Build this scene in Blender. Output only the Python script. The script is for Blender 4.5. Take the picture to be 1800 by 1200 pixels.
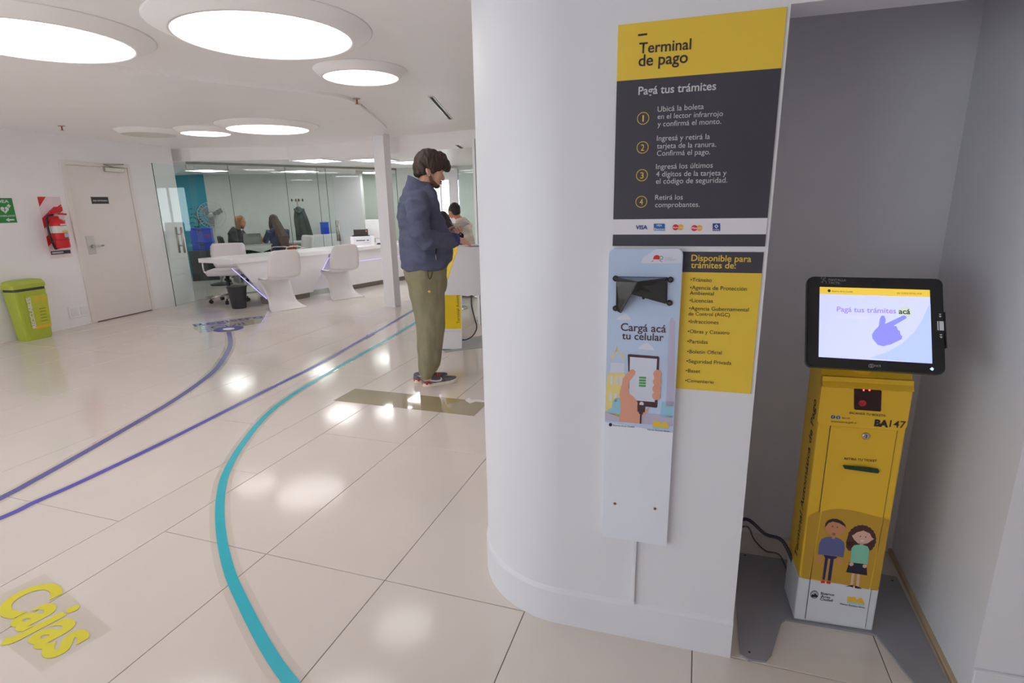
import bpy, bmesh, math, random
from mathutils import Vector, Matrix, noise
random.seed(7)
V = Vector
# ------------------------------------------------------------------ camera, world, exposure
for o in list(bpy.data.objects): bpy.data.objects.remove(o)
SC = bpy.context.scene
COL = SC.collection
CAMH, FPX = 1.45, 966.2
PITCH, ROLL, YAW = 0.2466, -0.0193, 0.326
_fw = V((-math.sin(YAW)*math.cos(PITCH), math.cos(YAW)*math.cos(PITCH), -math.sin(PITCH)))
_rt0 = V((math.cos(YAW), math.sin(YAW), 0)); _up0 = _rt0.cross(_fw)
C_R = _rt0*math.cos(ROLL) + _up0*math.sin(ROLL)
C_U = _up0*math.cos(ROLL) - _rt0*math.sin(ROLL)
CAMP = V((0, 0, CAMH))
cd = bpy.data.cameras.new('camera'); cam = bpy.data.objects.new('camera', cd); COL.objects.link(cam)
cd.sensor_width = 36; cd.lens = FPX/1800*36; cd.clip_start = 0.05; cd.clip_end = 200
cam.matrix_world = Matrix(((C_R.x, C_U.x, -_fw.x, 0), (C_R.y, C_U.y, -_fw.y, 0), (C_R.z, C_U.z, -_fw.z, CAMH), (0, 0, 0, 1)))
SC.camera = cam
w = bpy.data.worlds.new('daylight'); SC.world = w; w.use_nodes = True
w.node_tree.nodes['Background'].inputs[0].default_value = (0.88, 0.925, 1.0, 1)
w.node_tree.nodes['Background'].inputs[1].default_value = 6.5
SC.view_settings.view_transform = 'Standard'; SC.view_settings.look = 'None'
SC.cycles.max_bounces = 16; SC.cycles.diffuse_bounces = 10
SC.view_settings.exposure = -0.05; SC.view_settings.gamma = 1.0; SC.view_settings.use_curve_mapping = False
LAMP = 3.5          # radiance of the round ceiling lamps
PANEL = 10.0         # radiance of the square ceiling panels

# ------------------------------------------------------------------ pixels (1800x1200) to directions
def ray(u, v): return C_R*((u-900)/FPX) - C_U*((v-600)/FPX) + _fw
def fl(u, v, z=0.0):
    d = ray(u, v); return CAMP + d*((z-CAMH)/d.z)
def aty(u, v, y):
    d = ray(u, v); return CAMP + d*(y/d.y)
class Plane:
    def __init__(s, p, n): s.p = V(p); s.n = V(n).normalized()
    def __call__(s, u, v, off=0.0):
        d = ray(u, v); t = (s.p-CAMP).dot(s.n)/d.dot(s.n)
        return CAMP + d*t + s.n*off
def vplane(a, b):
    d = (b-a); n = V((d.y, -d.x, 0)).normalized()
    if n.dot(CAMP-a) < 0: n = -n
    return Plane(a, n)
def crop(x0, y0, s): return lambda x, y: (x0+x/s, y0+y/s)

# ------------------------------------------------------------------ materials
def srgb(h):
    h = h.lstrip('#'); out = []
    for i in (0, 2, 4):
        c = int(h[i:i+2], 16)/255
        out.append(c/12.92 if c <= .04045 else ((c+.055)/1.055)**2.4)
    return tuple(out)
MATS = {}
def M(name, col='#cccccc', rough=.5, metal=0., var=.05, scale=6., bump=0., bscale=60., emit=0., coat=0., stretch=None, spec=.5):
    if name in MATS: return MATS[name]
    m = bpy.data.materials.new(name); m.use_nodes = True; nt = m.node_tree
    b = nt.nodes['Principled BSDF']; c = srgb(col) if isinstance(col, str) else col
    tc = nt.nodes.new('ShaderNodeTexCoord'); src = tc.outputs['Object']
    if stretch:
        mp = nt.nodes.new('ShaderNodeMapping'); mp.inputs['Scale'].default_value = stretch
        nt.links.new(src, mp.inputs[0]); src = mp.outputs[0]
    nz = nt.nodes.new('ShaderNodeTexNoise'); nz.inputs['Scale'].default_value = scale; nz.inputs['Detail'].default_value = 3
    nt.links.new(src, nz.inputs['Vector'])
    rp = nt.nodes.new('ShaderNodeValToRGB')
    rp.color_ramp.elements[0].position = .3; rp.color_ramp.elements[1].position = .7
    rp.color_ramp.elements[0].color = (*[x*(1-var) for x in c], 1); rp.color_ramp.elements[1].color = (*[min(1, x*(1+var)) for x in c], 1)
    nt.links.new(nz.outputs[0], rp.inputs[0]); nt.links.new(rp.outputs[0], b.inputs['Base Color'])
    b.inputs['Roughness'].default_value = rough; b.inputs['Metallic'].default_value = metal
    b.inputs['Coat Weight'].default_value = coat; b.inputs['Specular IOR Level'].default_value = spec
    if emit:
        nt.links.new(rp.outputs[0], b.inputs['Emission Color']); b.inputs['Emission Strength'].default_value = emit
    if bump:
        n2 = nt.nodes.new('ShaderNodeTexNoise'); n2.inputs['Scale'].default_value = bscale; n2.inputs['Detail'].default_value = 4
        nt.links.new(src, n2.inputs['Vector'])
        bp = nt.nodes.new('ShaderNodeBump'); bp.inputs['Strength'].default_value = bump; bp.inputs['Distance'].default_value = .01
        nt.links.new(n2.outputs[0], bp.inputs['Height']); nt.links.new(bp.outputs[0], b.inputs['Normal'])
    MATS[name] = m; return m
def glass_mat(name, tint, refl=1.5):
    m = bpy.data.materials.new(name); m.use_nodes = True; nt = m.node_tree; nt.nodes.clear()
    out = nt.nodes.new('ShaderNodeOutputMaterial'); mx = nt.nodes.new('ShaderNodeMixShader')
    tr = nt.nodes.new('ShaderNodeBsdfTransparent'); tr.inputs[0].default_value = (*tint, 1)
    gl = nt.nodes.new('ShaderNodeBsdfGlossy'); gl.inputs['Roughness'].default_value = .01; gl.inputs[0].default_value = (.95, 1, .98, 1)
    fr = nt.nodes.new('ShaderNodeFresnel'); fr.inputs[0].default_value = refl
    ge = nt.nodes.new('ShaderNodeNewGeometry'); sb = nt.nodes.new('ShaderNodeMath'); sb.operation = 'SUBTRACT'; sb.inputs[0].default_value = 1
    mu = nt.nodes.new('ShaderNodeMath'); mu.operation = 'MULTIPLY'; nt.links.new(ge.outputs['Backfacing'], sb.inputs[1])   # one reflection per pane, on entry
    nt.links.new(sb.outputs[0], mu.inputs[0]); nt.links.new(fr.outputs[0], mu.inputs[1])
    nt.links.new(mu.outputs[0], mx.inputs[0]); nt.links.new(tr.outputs[0], mx.inputs[1]); nt.links.new(gl.outputs[0], mx.inputs[2])
    nt.links.new(mx.outputs[0], out.inputs[0]); MATS[name] = m; return m

# ------------------------------------------------------------------ mesh helpers (all on a bmesh)
def BM(): return bmesh.new()
def face(bm, pts, mi=0):
    f = bm.faces.new([bm.verts.new(p) for p in pts]); f.material_index = mi; return f
def box(bm, lo, hi, bev=0., Mx=None, mi=0, seg=2):
    lo, hi = V(lo), V(hi); c = (lo+hi)/2; s = hi-lo
    t = bmesh.new(); bmesh.ops.create_cube(t, size=1, matrix=Matrix.Translation(c) @ Matrix.Diagonal((abs(s.x), abs(s.y), abs(s.z), 1)))
    if bev: bmesh.ops.bevel(t, geom=t.edges[:], offset=bev, segments=seg, affect='EDGES', profile=.5)
    merge(bm, t, Mx, mi)
def merge(bm, t, Mx=None, mi=0):
    vm = {}
    for v in t.verts: vm[v] = bm.verts.new(Mx @ v.co if Mx else v.co)
    for f in t.faces:
        try: g = bm.faces.new([vm[v] for v in f.verts]); g.material_index = mi; g.smooth = f.smooth
        except ValueError: pass
    t.free()
def loft(bm, rings, caps=True, closed=False, mi=0, smooth=True):
    rs = [[bm.verts.new(p) for p in r] for r in rings]; n = len(rs[0])
    pairs = list(zip(rs, rs[1:])) + ([(rs[-1], rs[0])] if closed else [])
    for a, b in pairs:
        for i in range(n):
            f = bm.faces.new((a[i], a[(i+1) % n], b[(i+1) % n], b[i])); f.smooth = smooth; f.material_index = mi
    if caps and not closed:
        f = bm.faces.new(rs[0][::-1]); f.material_index = mi
        f = bm.faces.new(rs[-1]); f.material_index = mi
def frame(d, up=None):
    d = V(d).normalized(); up = V(up) if up else (V((0, 0, 1)) if abs(d.z) < .95 else V((0, 1, 0)))
    x = up.cross(d).normalized(); return x, d.cross(x).normalized(), d
def ell(c, ax, ay, rx, ry, n=12): return [c + ax*(rx*math.cos(2*math.pi*i/n)) + ay*(ry*math.sin(2*math.pi*i/n)) for i in range(n)]
def tube(bm, pts, r, n=8, up=None, mi=0, caps=True, smooth=True):
    pts = [V(p) for p in pts]; k = len(pts); rr = r if isinstance(r, (list, tuple)) else [r]*k
    rings = []; px = None
    for i in range(k):
        d = (pts[min(i+1, k-1)]-pts[max(i-1, 0)])
        x, y, _ = frame(d, up)
        if px is not None:
            x = (px - d.normalized()*px.dot(d.normalized())).normalized(); y = d.normalized().cross(x)
        px = x; q = rr[i]
        rx, ry = q if isinstance(q, (list, tuple)) else (q, q)
        rings.append(ell(pts[i], x, y, rx, ry, n))
    loft(bm, rings, caps, mi=mi, smooth=smooth)
def cyl(bm, a, b, r0, r1=None, n=20, mi=0): tube(bm, [a, b], [r0, r0 if r1 is None else r1], n, mi=mi)
def lathe(bm, c, prof, n=32, axis=None, mi=0, caps=True):
    c = V(c); x, y, d = frame(axis or (0, 0, 1))
    loft(bm, [ell(c+d*z, x, y, r, r, n) for r, z in prof], caps, mi=mi)
def ball(bm, c, r, n=16, Mx=None, mi=0):
    c = V(c); r = (r, r, r) if not isinstance(r, (tuple, list)) else r
    t = bmesh.new(); bmesh.ops.create_uvsphere(t, u_segments=n, v_segments=max(6, n*2//3), radius=1)
    for f in t.faces: f.smooth = True
    merge(bm, t, Matrix.Translation(c) @ (Mx or Matrix()) @ Matrix.Diagonal((*r, 1)), mi)
def prism(bm, pts, d, mi=0):
    pts = [V(p) for p in pts]; d = V(d); n = len(pts)
    a = [bm.verts.new(p) for p in pts]; b = [bm.verts.new(p+d) for p in pts]
    for f in (bm.faces.new(a[::-1]), bm.faces.new(b)): f.material_index = mi
    for i in range(n):
        f = bm.faces.new((a[i], a[(i+1) % n], b[(i+1) % n], b[i])); f.material_index = mi
def rrect(w, h, r, n=5):
    out = []
    for cx, cy, a0 in ((w/2-r, h/2-r, 0), (-w/2+r, h/2-r, 90), (-w/2+r, -h/2+r, 180), (w/2-r, -h/2+r, 270)):
        for i in range(n+1):
            a = math.radians(a0+90*i/n); out.append((cx+r*math.cos(a), cy+r*math.sin(a)))
    return out
def bez(p, n=10):
    """smooth curve (Catmull-Rom) through the points"""
    p = [V(q) for q in p]; out = []
    for i in range(len(p)-1):
        a, b, c, d = p[max(i-1, 0)], p[i], p[i+1], p[min(i+2, len(p)-1)]
        for k in range(n):
            t = k/n; out.append(.5*((2*b)+(c-a)*t+(2*a-5*b+4*c-d)*t*t+(3*b-a-3*c+d)*t**3))
    return out+[p[-1]]

# ------------------------------------------------------------------ objects
LOC = {}
def obj(name, bm, mat, parent=None, smooth=False, label=None, tri=False):
    bmesh.ops.recalc_face_normals(bm, faces=bm.faces[:])
    if tri: bmesh.ops.triangulate(bm, faces=bm.faces[:])
    me = bpy.data.meshes.new(name); bm.to_mesh(me); bm.free()
    for m in (mat if isinstance(mat, (list, tuple)) else [mat]): me.materials.append(m)
    if smooth:
        for p in me.polygons: p.use_smooth = True
    o = bpy.data.objects.new(name, me); COL.objects.link(o)
    if parent:
        o.parent = parent
        if parent.name in LOC: o.matrix_parent_inverse = Matrix.Translation(-LOC[parent.name])
    if label: o['label'] = label
    return o
def thing(name, label, cat, loc=(0, 0, 0), group=None):
    o = bpy.data.objects.new(name, None); COL.objects.link(o); o.location = loc; o.empty_display_size = .1
    LOC[o.name] = V(loc); o['label'] = label; o['category'] = cat
    if group: o['group'] = group
    return o
def tag(o, label, cat, group=None):
    o['label'] = label; o['category'] = cat
    if group: o['group'] = group
    return o
def struct(name, bm, mat, label=None, **k):
    o = obj(name, bm, mat, **k); o['kind'] = 'structure'
    if label: o['label'] = label
    return o
def dup(root, loc, rz, label):
    r = root.copy(); COL.objects.link(r); r.location = loc; r.rotation_euler = (0, 0, rz); r['label'] = label
    for ch in list(root.children):
        c = ch.copy(); COL.objects.link(c); c.parent = r
        for g in ch.children:
            d = g.copy(); COL.objects.link(d); d.parent = c
    return r
def shape(name, pts, mat, parent, depth=None):
    """flat printed shape from world points (depth = extrusion vector)"""
    bm = BM()
    if depth: prism(bm, pts, depth)
    else: face(bm, pts)
    return obj(name, bm, mat, parent, tri=True)
TX = []
def text(body, a, b, mat, parent, up=(0, 0, 1), off=.0006, bold=0., name='lettering', h=None, n=None):
    """lettering whose baseline runs from world point a to b"""
    me = bpy.data.meshes.new(name); o = bpy.data.objects.new(name, me); COL.objects.link(o); me.materials.append(mat)
    o.parent = parent
    if parent and parent.name in LOC: o.matrix_parent_inverse = Matrix.Translation(-LOC[parent.name])
    cu = bpy.data.curves.new('t', 'FONT'); cu.body = body; cu.offset = bold; cu.resolution_u = 4; cu.fill_mode = 'FRONT'
    to = bpy.data.objects.new('t', cu); COL.objects.link(to)
    TX.append((o, to, V(a), V(b), V(up), off, h, n)); return o
RM = []
def body_mesh(name, bm, mat, parent, voxel=.006, smooth=3, wr=None):
    o = obj(name, bm, mat, parent)
    md = o.modifiers.new('r', 'REMESH'); md.mode = 'VOXEL'; md.voxel_size = voxel; md.use_smooth_shade = True
    if smooth:
        s = o.modifiers.new('s', 'SMOOTH'); s.iterations = smooth; s.factor = .5
    RM.append((o, wr)); return o
def finish():
    dg = bpy.context.evaluated_depsgraph_get(); dg.update()
    for o, wr in RM:
        me = bpy.data.meshes.new_from_object(o.evaluated_get(dg))
        if wr:
            amp, sc = wr; ns = [v.normal.copy() for v in me.vertices]
            for v, n in zip(me.vertices, ns):
                p = v.co; q = V((p.x*sc[0], p.y*sc[1], p.z*sc[2]))
                v.co = p + n*(amp*(noise.noise(q) + .5*noise.noise(q*2.1)))
        for p in me.polygons: p.use_smooth = True
        o.modifiers.clear(); nm = o.data.name; old = o.data; o.data = me; bpy.data.meshes.remove(old); me.name = nm
    for o, to, a, b, up, off, h, n in TX:
        t = bpy.data.meshes.new_from_object(to.evaluated_get(dg))
        if not len(t.vertices): continue
        xs = [v.co.x for v in t.vertices]; ys = [v.co.y for v in t.vertices]
        x0, x1 = min(xs), max(xs); W = (b-a).length; s = W/(x1-x0); X = (b-a).normalized()
        U = (up - X*up.dot(X)).normalized(); N = X.cross(U)
        sy = s if h is None else h/(max(ys)-min(min(ys), 0))
        for v in t.vertices: v.co = a + X*((v.co.x-x0)*s) + U*(v.co.y*sy) + N*off
        m = o.data.materials[0]; old = o.data; t.materials.clear(); t.materials.append(m); o.data = t; t.name = o.name; bpy.data.meshes.remove(old)
        cu = to.data; bpy.data.objects.remove(to); bpy.data.curves.remove(cu)

# ------------------------------------------------------------------ palette
m_wall = M('white_wall_paint', '#f1eef0', .55, var=.012, scale=2.5, bump=.02, bscale=180)
m_part = M('white_partition_paint', '#dcdce2', .42, var=.012, scale=3, bump=.02, bscale=200)
m_ceil = M('satin_ceiling_paint', '#f7f3f2', .45, var=.012, scale=1.5)
m_tile = M('polished_cream_porcelain', '#d8d0c9', .11, var=.03, scale=1.7)
m_grout = M('grout', '#6a5f50', .8)
m_inlay = M('polished_olive_stone', '#9c9072', .05, var=.05, scale=3, coat=.5)
m_white = M('white_lacquer', '#ecebee', .25, var=.01)
m_cream = M('cream_door_paint', '#e6dedb', .45, var=.012)
m_black = M('black_plastic', '#17181a', .35)
m_dark = M('dark_grey_plastic', '#3a3b40', .45)
m_charc = M('charcoal_print', '#3d3c47', .45, var=.02)
m_yel = M('yellow_print', '#e3c03e', .42, var=.02)
m_yelk = M('yellow_powder_coat', '#e6b82e', .4, var=.02)
m_yelk2 = M('dark_yellow_print', '#bf9530', .42, var=.02)
m_wprint = M('white_print', '#dcdae2', .45, var=.01)
m_greytxt = M('light_grey_print', '#c9c8cc', .5, var=.01)
m_ink = M('dark_ink', '#2c2830', .5, var=.02)
m_chrome = M('brushed_chrome', '#c8c6c2', .22, 1., var=.03, scale=30)
m_steel = M('satin_steel', '#b9b4aa', .35, 1., var=.03, scale=30)
m_plate = M('grey_powder_coated_steel', '#93939a', .45, var=.03, scale=12, bump=.05, bscale=300)
m_lamp = M('lamp_diffuser', (1, .955, .94), .4, var=.0, emit=LAMP)
m_lampoff = M('unlit_diffuser', '#d8d4cc', .4, var=.01)
m_panel = M('panel_diffuser', (1, .985, .97), .4, var=.0, emit=PANEL)
m_led = M('violet_led', (.42, .36, 1), .4, var=0, emit=1.6)
m_glass = glass_mat('office_glass', (.945, .98, .97))
m_teal = M('teal_wall_paint', '#129ab2', .5, var=.03)
m_officewall = M('grey_green_wall_paint', '#d4dbd4', .55, var=.02)
m_skin = M('skin', '#d9a58c', .5, var=.06, scale=25)
m_skin2 = M('ruddy_skin', '#c98468', .5, var=.06, scale=25)
ZC, ZL, ZP = 2.40, 2.18, 2.375

# ------------------------------------------------------------------ floor
bm = BM(); box(bm, (-14, -4.2, -.12), (3.2, 13, -.0045))
floor = struct('floor', bm, m_grout, 'polished cream porcelain tile floor')
TW, TL = .584, 1.168
def tile_mesh(wx, ly):
    b = BM(); g = .0015
    lo, hi = (-wx/2+g, -ly/2+g), (wx/2-g, ly/2-g); c = .0012
    loft(b, [[V((lo[0], lo[1], -.0045)), V((hi[0], lo[1], -.0045)), V((hi[0], hi[1], -.0045)), V((lo[0], hi[1], -.0045))],
             [V((lo[0], lo[1], -c)), V((hi[0], lo[1], -c)), V((hi[0], hi[1], -c)), V((lo[0], hi[1], -c))],
             [V((lo[0]+c, lo[1]+c, 0)), V((hi[0]-c, lo[1]+c, 0)), V((hi[0]-c, hi[1]-c, 0)), V((lo[0]+c, hi[1]-c, 0))]], smooth=False)
    bmesh.ops.recalc_face_normals(b, faces=b.faces[:])
    me = bpy.data.meshes.new('floor_tile'); b.to_mesh(me); b.free(); me.materials.append(m_tile); return me
full, half = tile_mesh(TW, TL), tile_mesh(TL/4, TL)
def put(me, x, y):
    o = bpy.data.objects.new('floor_tile', me); COL.objects.link(o); o.parent = floor; o.location = (x, y, 0)
X0 = -2.274
def in_room(x, y):
    if y > 9.9: return False
    if x > .2 and y > 3.0: return False
    return True
for j in range(-5, 8):
    yc = 1.63 + TL*(j+.5)
    for i in range(0, 9):
        if in_room(X0+TW*(i+.5), yc): put(full, X0+TW*(i+.5), yc)
    for i in range(0, 10):
        if in_room(X0-TL/4-TW*(i+.5), yc): put(full, X0-TL/4-TW*(i+.5), yc)
    put(half, X0-TL/8, yc-TL/2)
bm = BM(); box(bm, (-2.594, 3.35, 0.0), (-1.426, 3.64, .0012))
obj('stone_inlay', bm, m_inlay, floor, label='dark olive polished stone strip let into the floor')
bm = BM()
tp = [fl(818, 704), fl(824, 699), fl(829, 703), fl(838, 702), fl(850, 704), fl(852, 707), fl(836, 706), fl(826, 709)]
prism(bm, [p+V((0, 0, .0013)) for p in tp], (0, 0, .0015))
obj('peeled_tape', bm, M('white_tape', '#e8e4e2', .6), floor, tri=True)

# ------------------------------------------------------------------ partition with niche (right)
PA, PB = fl(919, 1080), fl(1283, 1153)
pd = (PB-PA).normalized()
def front(x): return PA.y + (x-PA.x)*pd.y/pd.x
NX0, NX1, NXF, NYB = PB.x, .846, .825, 2.412
AX = -.393; ctr = V((AX, front(AX)+.380, 0)); arc = [V((AX, front(AX), 0))]
for k in range(1, 81):
    a = math.radians(-90 - 90*k/80); arc.append(V((ctr.x+.378*math.cos(a), ctr.y+.380*math.sin(a), 0)))
outer = [V((NX0, front(NX0), 0))] + arc + [V((arc[-1].x, 2.6, 0)), V((2.75, 2.75, 0)), V((2.75, front(2.75), 0)), V((NXF, front(NXF), 0))]
plan = outer + [V((NX1, NYB, 0)), V((NX0, NYB-.02, 0))]
bm = BM(); LZ = 1.905
prism(bm, plan, (0, 0, ZC))
prism(bm, [V((NX0, front(NX0), LZ)), V((NXF, front(NXF), LZ)), V((NXF+.004, front(NXF)+.12, LZ)), V((NX0, front(NX0)+.12, LZ))], (0, 0, ZC-LZ))
wall_r = struct('wall_right', bm, m_part, 'white partition with a rounded corner and a dark kiosk niche', tri=True)
# baseboard that follows the rounded partition
base = [V((NX0, front(NX0), 0))] + arc + [V((arc[-1].x, 2.6, 0))]
bm = BM(); prof = [(0, 0), (.009, 0), (.009, .125), (.006, .136), (0, .142)]; rings = []
for i, p in enumerate(base):
    d = (base[min(i+1, len(base)-1)]-base[max(i-1, 0)]).normalized(); nrm = V((-d.y, d.x, 0))
    if i <= 2 and nrm.y > 0: nrm = -nrm
    if nrm.dot(p-V((.0, 2.2, 0))) < 0: nrm = -nrm
    rings.append([p+nrm*(a-.001)+V((0, 0, z)) for a, z in prof])
loft(bm, rings, smooth=False)
struct('baseboard_right', bm, m_part, 'low white baseboard rounding the partition corner')
bm = BM(); box(bm, (NXF, front(NXF)-.012, 0), (2.75, front(NXF)+.002, .13), .003)
struct('baseboard_niche', bm, m_part, 'white baseboard right of the niche')
bm = BM(); prism(bm, [V((NXF-.011, front(NXF)+.02, 0)), V((NXF+.001, front(NXF)+.02, 0)), V((NX1+.001, NYB, 0)), V((NX1-.012, NYB, 0))], (0, 0, .016))
struct('trim_1', bm, M('bare_wood_edge', '#bda98a', .6), 'bare beige strip along the niche wall foot')

# ------------------------------------------------------------------ left wall, rear wall with windows, far walls
D1, D2 = fl(167, 567), fl(267, 545); ld = (D2-D1).normalized()
WL = vplane(D1, D2)
def lw(s): return D1 + ld*s
bm = BM(); sw = [(-9.6, -7.7), (-7.3, -5.4)]
def wseg(s0, s1, z0, z1):
    a, b = lw(s0), lw(s1); u_ = V((0, 0, z0)); prism(bm, [a+u_, b+u_, b-WL.n*.15+u_, a-WL.n*.15+u_], (0, 0, z1-z0))
wseg(-10.2, sw[0][0], 0, ZC); wseg(sw[0][1], sw[1][0], 0, ZC); wseg(sw[1][1], 1.72, 0, ZC)
for q in sw: wseg(*q, 0, .35); wseg(*q, 2.15, ZC)
struct('wall_left', bm, m_wall, 'long white wall with the service door')
bm = BM(); yr = -4.0
wins = [(-6.5, -4.6), (-4.2, -2.3)]
edges = [-7.2] + [e for q in wins for e in q] + [2.9]
for i in range(0, len(edges), 2): box(bm, (edges[i], yr-.15, 0), (edges[i+1], yr, ZC))
for q in wins:
    box(bm, (q[0], yr-.15, 0), (q[1], yr, .35)); box(bm, (q[0], yr-.15, 2.15), (q[1], yr, ZC))
struct('wall_rear', bm, m_wall, 'white wall with two tall windows behind the viewer')
def window(n_, Mx, wd, label):
    """tall two-pane window; local x along the wall, y = 0 inside, daylight from -y"""
    bm = BM(); t = .05
    box(bm, (0, -.1, .35), (wd, -.05, .35+t), 0, Mx); box(bm, (0, -.1, 2.1), (wd, -.05, 2.15), 0, Mx)
    for x in (0, wd/2-t/2, wd-t): box(bm, (x, -.1, .35+t), (x+t, -.05, 2.1), 0, Mx)
    wo = struct('window_%d' % n_, bm, M('white_window_frame', '#e4e6ea', .4), label)
    for c0, c1 in ((t, wd/2-t/2), (wd/2+t/2, wd-t)):
        bm = BM(); box(bm, (c0, -.08, .35+t), (c1, -.072, 2.1), 0, Mx); obj('pane', bm, m_glass, wo)
    l_ = bpy.data.lights.new('window_portal', 'AREA'); l_.shape = 'RECTANGLE'; l_.size = wd; l_.size_y = 1.8; l_.cycles.is_portal = True
    po = bpy.data.objects.new('window_portal', l_); COL.objects.link(po)
    po.matrix_world = Mx @ Matrix.Translation((wd/2, -.16, 1.25)) @ Matrix.Rotation(math.radians(90), 4, 'X')
for k, q in enumerate(wins): window(k+1, Matrix.Translation((q[0], yr, 0)), q[1]-q[0], 'white framed tall window in the rear wall behind the viewer')
for k, q in enumerate(sw):
    a = lw(q[1]); window(k+3, Matrix(((-ld.x, WL.n.x, 0, a.x), (-ld.y, WL.n.y, 0, a.y), (0, 0, 1, 0), (0, 0, 0, 1))), q[1]-q[0], 'white framed tall window in the left wall behind the viewer')
bm = BM(); box(bm, (2.75, -4.1, 0), (2.9, 2.75, ZC)); struct('wall_side', bm, m_wall, 'white wall out of frame on the right')
bm = BM(); box(bm, (.3, 2.75, 0), (.45, 10.7, ZC)); struct('wall_hall', bm, m_wall, 'white wall closing the far hall behind the partition')
# far wall with a window added for its reflection in the open glass door
GY = 10.4
wx0, wx1, wz0, wz1 = -5.40, -4.55, .95, 1.95
bm = BM()
for lo, hi in (((-5.95, GY, 0), (wx0, GY+.12, ZC)), ((wx1, GY, 0), (.45, GY+.12, ZC)), ((wx0, GY, 0), (wx1, GY+.12, wz0)), ((wx0, GY, wz1), (wx1, GY+.12, ZC))): box(bm, lo, hi)
struct('wall_far', bm, m_officewall, 'pale grey-green wall at the far end of the hall')
bm = BM(); t = .035
box(bm, (wx0, GY+.03, wz0), (wx1, GY+.07, wz0+t)); box(bm, (wx0, GY+.03, wz1-t), (wx1, GY+.07, wz1))
for x in (wx0, (wx0+wx1)/2-t/2, wx1-t): box(bm, (x, GY+.03, wz0+t), (x+t, GY+.07, wz1-t))
wo = struct('window_5', bm, MATS['white_window_frame'], 'small bright window added on the far wall to reflect in the glass door')
for h in (0, 1):
    c0 = wx0+t if h == 0 else (wx0+wx1)/2+t/2; c1 = (wx0+wx1)/2-t/2 if h == 0 else wx1-t
    bm = BM(); box(bm, (c0, GY+.045, wz0+t), (c1, GY+.053, wz1-t)); obj('pane', bm, m_glass, wo)

# ------------------------------------------------------------------ office shell behind the glass front
G0, G1 = V((-7.75, 7.02, 0)), V((-5.95, GY, 0)); gd = (G1-G0).normalized()
GP = vplane(G0, G1)
T0, T1 = aty(300, 400, 9.7), aty(371, 400, 9.7)
bm = BM(); box(bm, (-13.2, 9.7, 0), (T1.x, 9.82, ZL)); struct('wall_teal', bm, m_teal, 'teal painted office wall behind the fan')
q1 = V((T1.x, 9.7, 0)); q2 = V((-7.3, 12.2, 0)); q3 = V((-5.9, 12.2, 0))
bm = BM()
for a, b in ((q1, q2), (q2, q3), (q3, V((-5.9, GY+.12, 0)))):
    d = (b-a).normalized(); n = V((-d.y, d.x, 0))*.1; prism(bm, [a, b, b+n, a+n], (0, 0, ZL))
struct('wall_office', bm, m_officewall, 'grey-green back wall of the glazed office')
wa, wb = aty(592, 400, 11.4), aty(640, 400, 11.4)
bm = BM(); box(bm, (wa.x, 11.4, 0), (wb.x, 11.5, ZL)); struct('wall_inner', bm, m_wall, 'white inner office wall seen through the glass door')
bm = BM(); a = lw(1.72)-WL.n*.15; b = V((-13.2, 7.2, 0)); d = (b-a).normalized(); n = V((d.y, -d.x, 0))*-.1
prism(bm, [a, b, b+n, a+n], (0, 0, ZC)); box(bm, (-13.3, 7.1, 0), (-13.2, 9.8, ZC)); struct('wall_office_side', bm, m_wall, 'white side wall of the glazed office')

bm = BM(); prism(bm, [V((-13.2, 7.2, -.004)), V((-8.4, 7.2, -.004)), V((-8.4, 9.95, -.004)), V((-5.9, 9.95, -.004)), V((-5.9, 12.2, -.004)), V((-13.2, 12.2, -.004))], (0, 0, .004))
struct('floor_office', bm, m_tile, 'polished cream floor of the glazed office', tri=True)
# ------------------------------------------------------------------ ceiling
bm = BM(); box(bm, (-13.5, -4.2, ZC), (3.2, 13, ZC+.1)); ceil = struct('ceiling', bm, m_ceil, 'smooth white ceiling with round lamps')
cv = bez([fl(-300, 60, ZP), fl(0, 98, ZP), fl(165, 117, ZP), fl(400, 148, ZP), fl(560, 166, ZP), fl(612, 175, ZP), fl(640, 192, ZP), fl(672, 218, ZP), fl(680, 226, ZP)], 6)
bm = BM(); prism(bm, [p for p in cv] + [V((-4.6, 7.6, ZP)), V((-8.2, 7.6, ZP)), V((-7.2, -1.5, ZP))], (0, 0, ZC-ZP+.002))
obj('lowered_panel', bm, m_ceil, ceil, tri=True)
bm = BM(); e = [V((-13.3, 6.95, ZL)), V((-7.62, 7.0, ZL)), V((-6.2, 7.5, ZL)), V((-5.2, 7.55, ZL)), V((-4.3, 7.4, ZL)), V((-2.5, 7.1, ZL)), V((.4, 6.6, ZL))]
prism(bm, e + [V((.4, GY+.05, ZL)), V((-5.9, GY+.05, ZL)), V((-5.8, 12.3, ZL)), V((-13.3, 12.3, ZL))], (0, 0, ZC-ZL))
struct('ceiling_soffit', bm, m_ceil, 'dropped white soffit above the glass office', tri=True)

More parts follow.
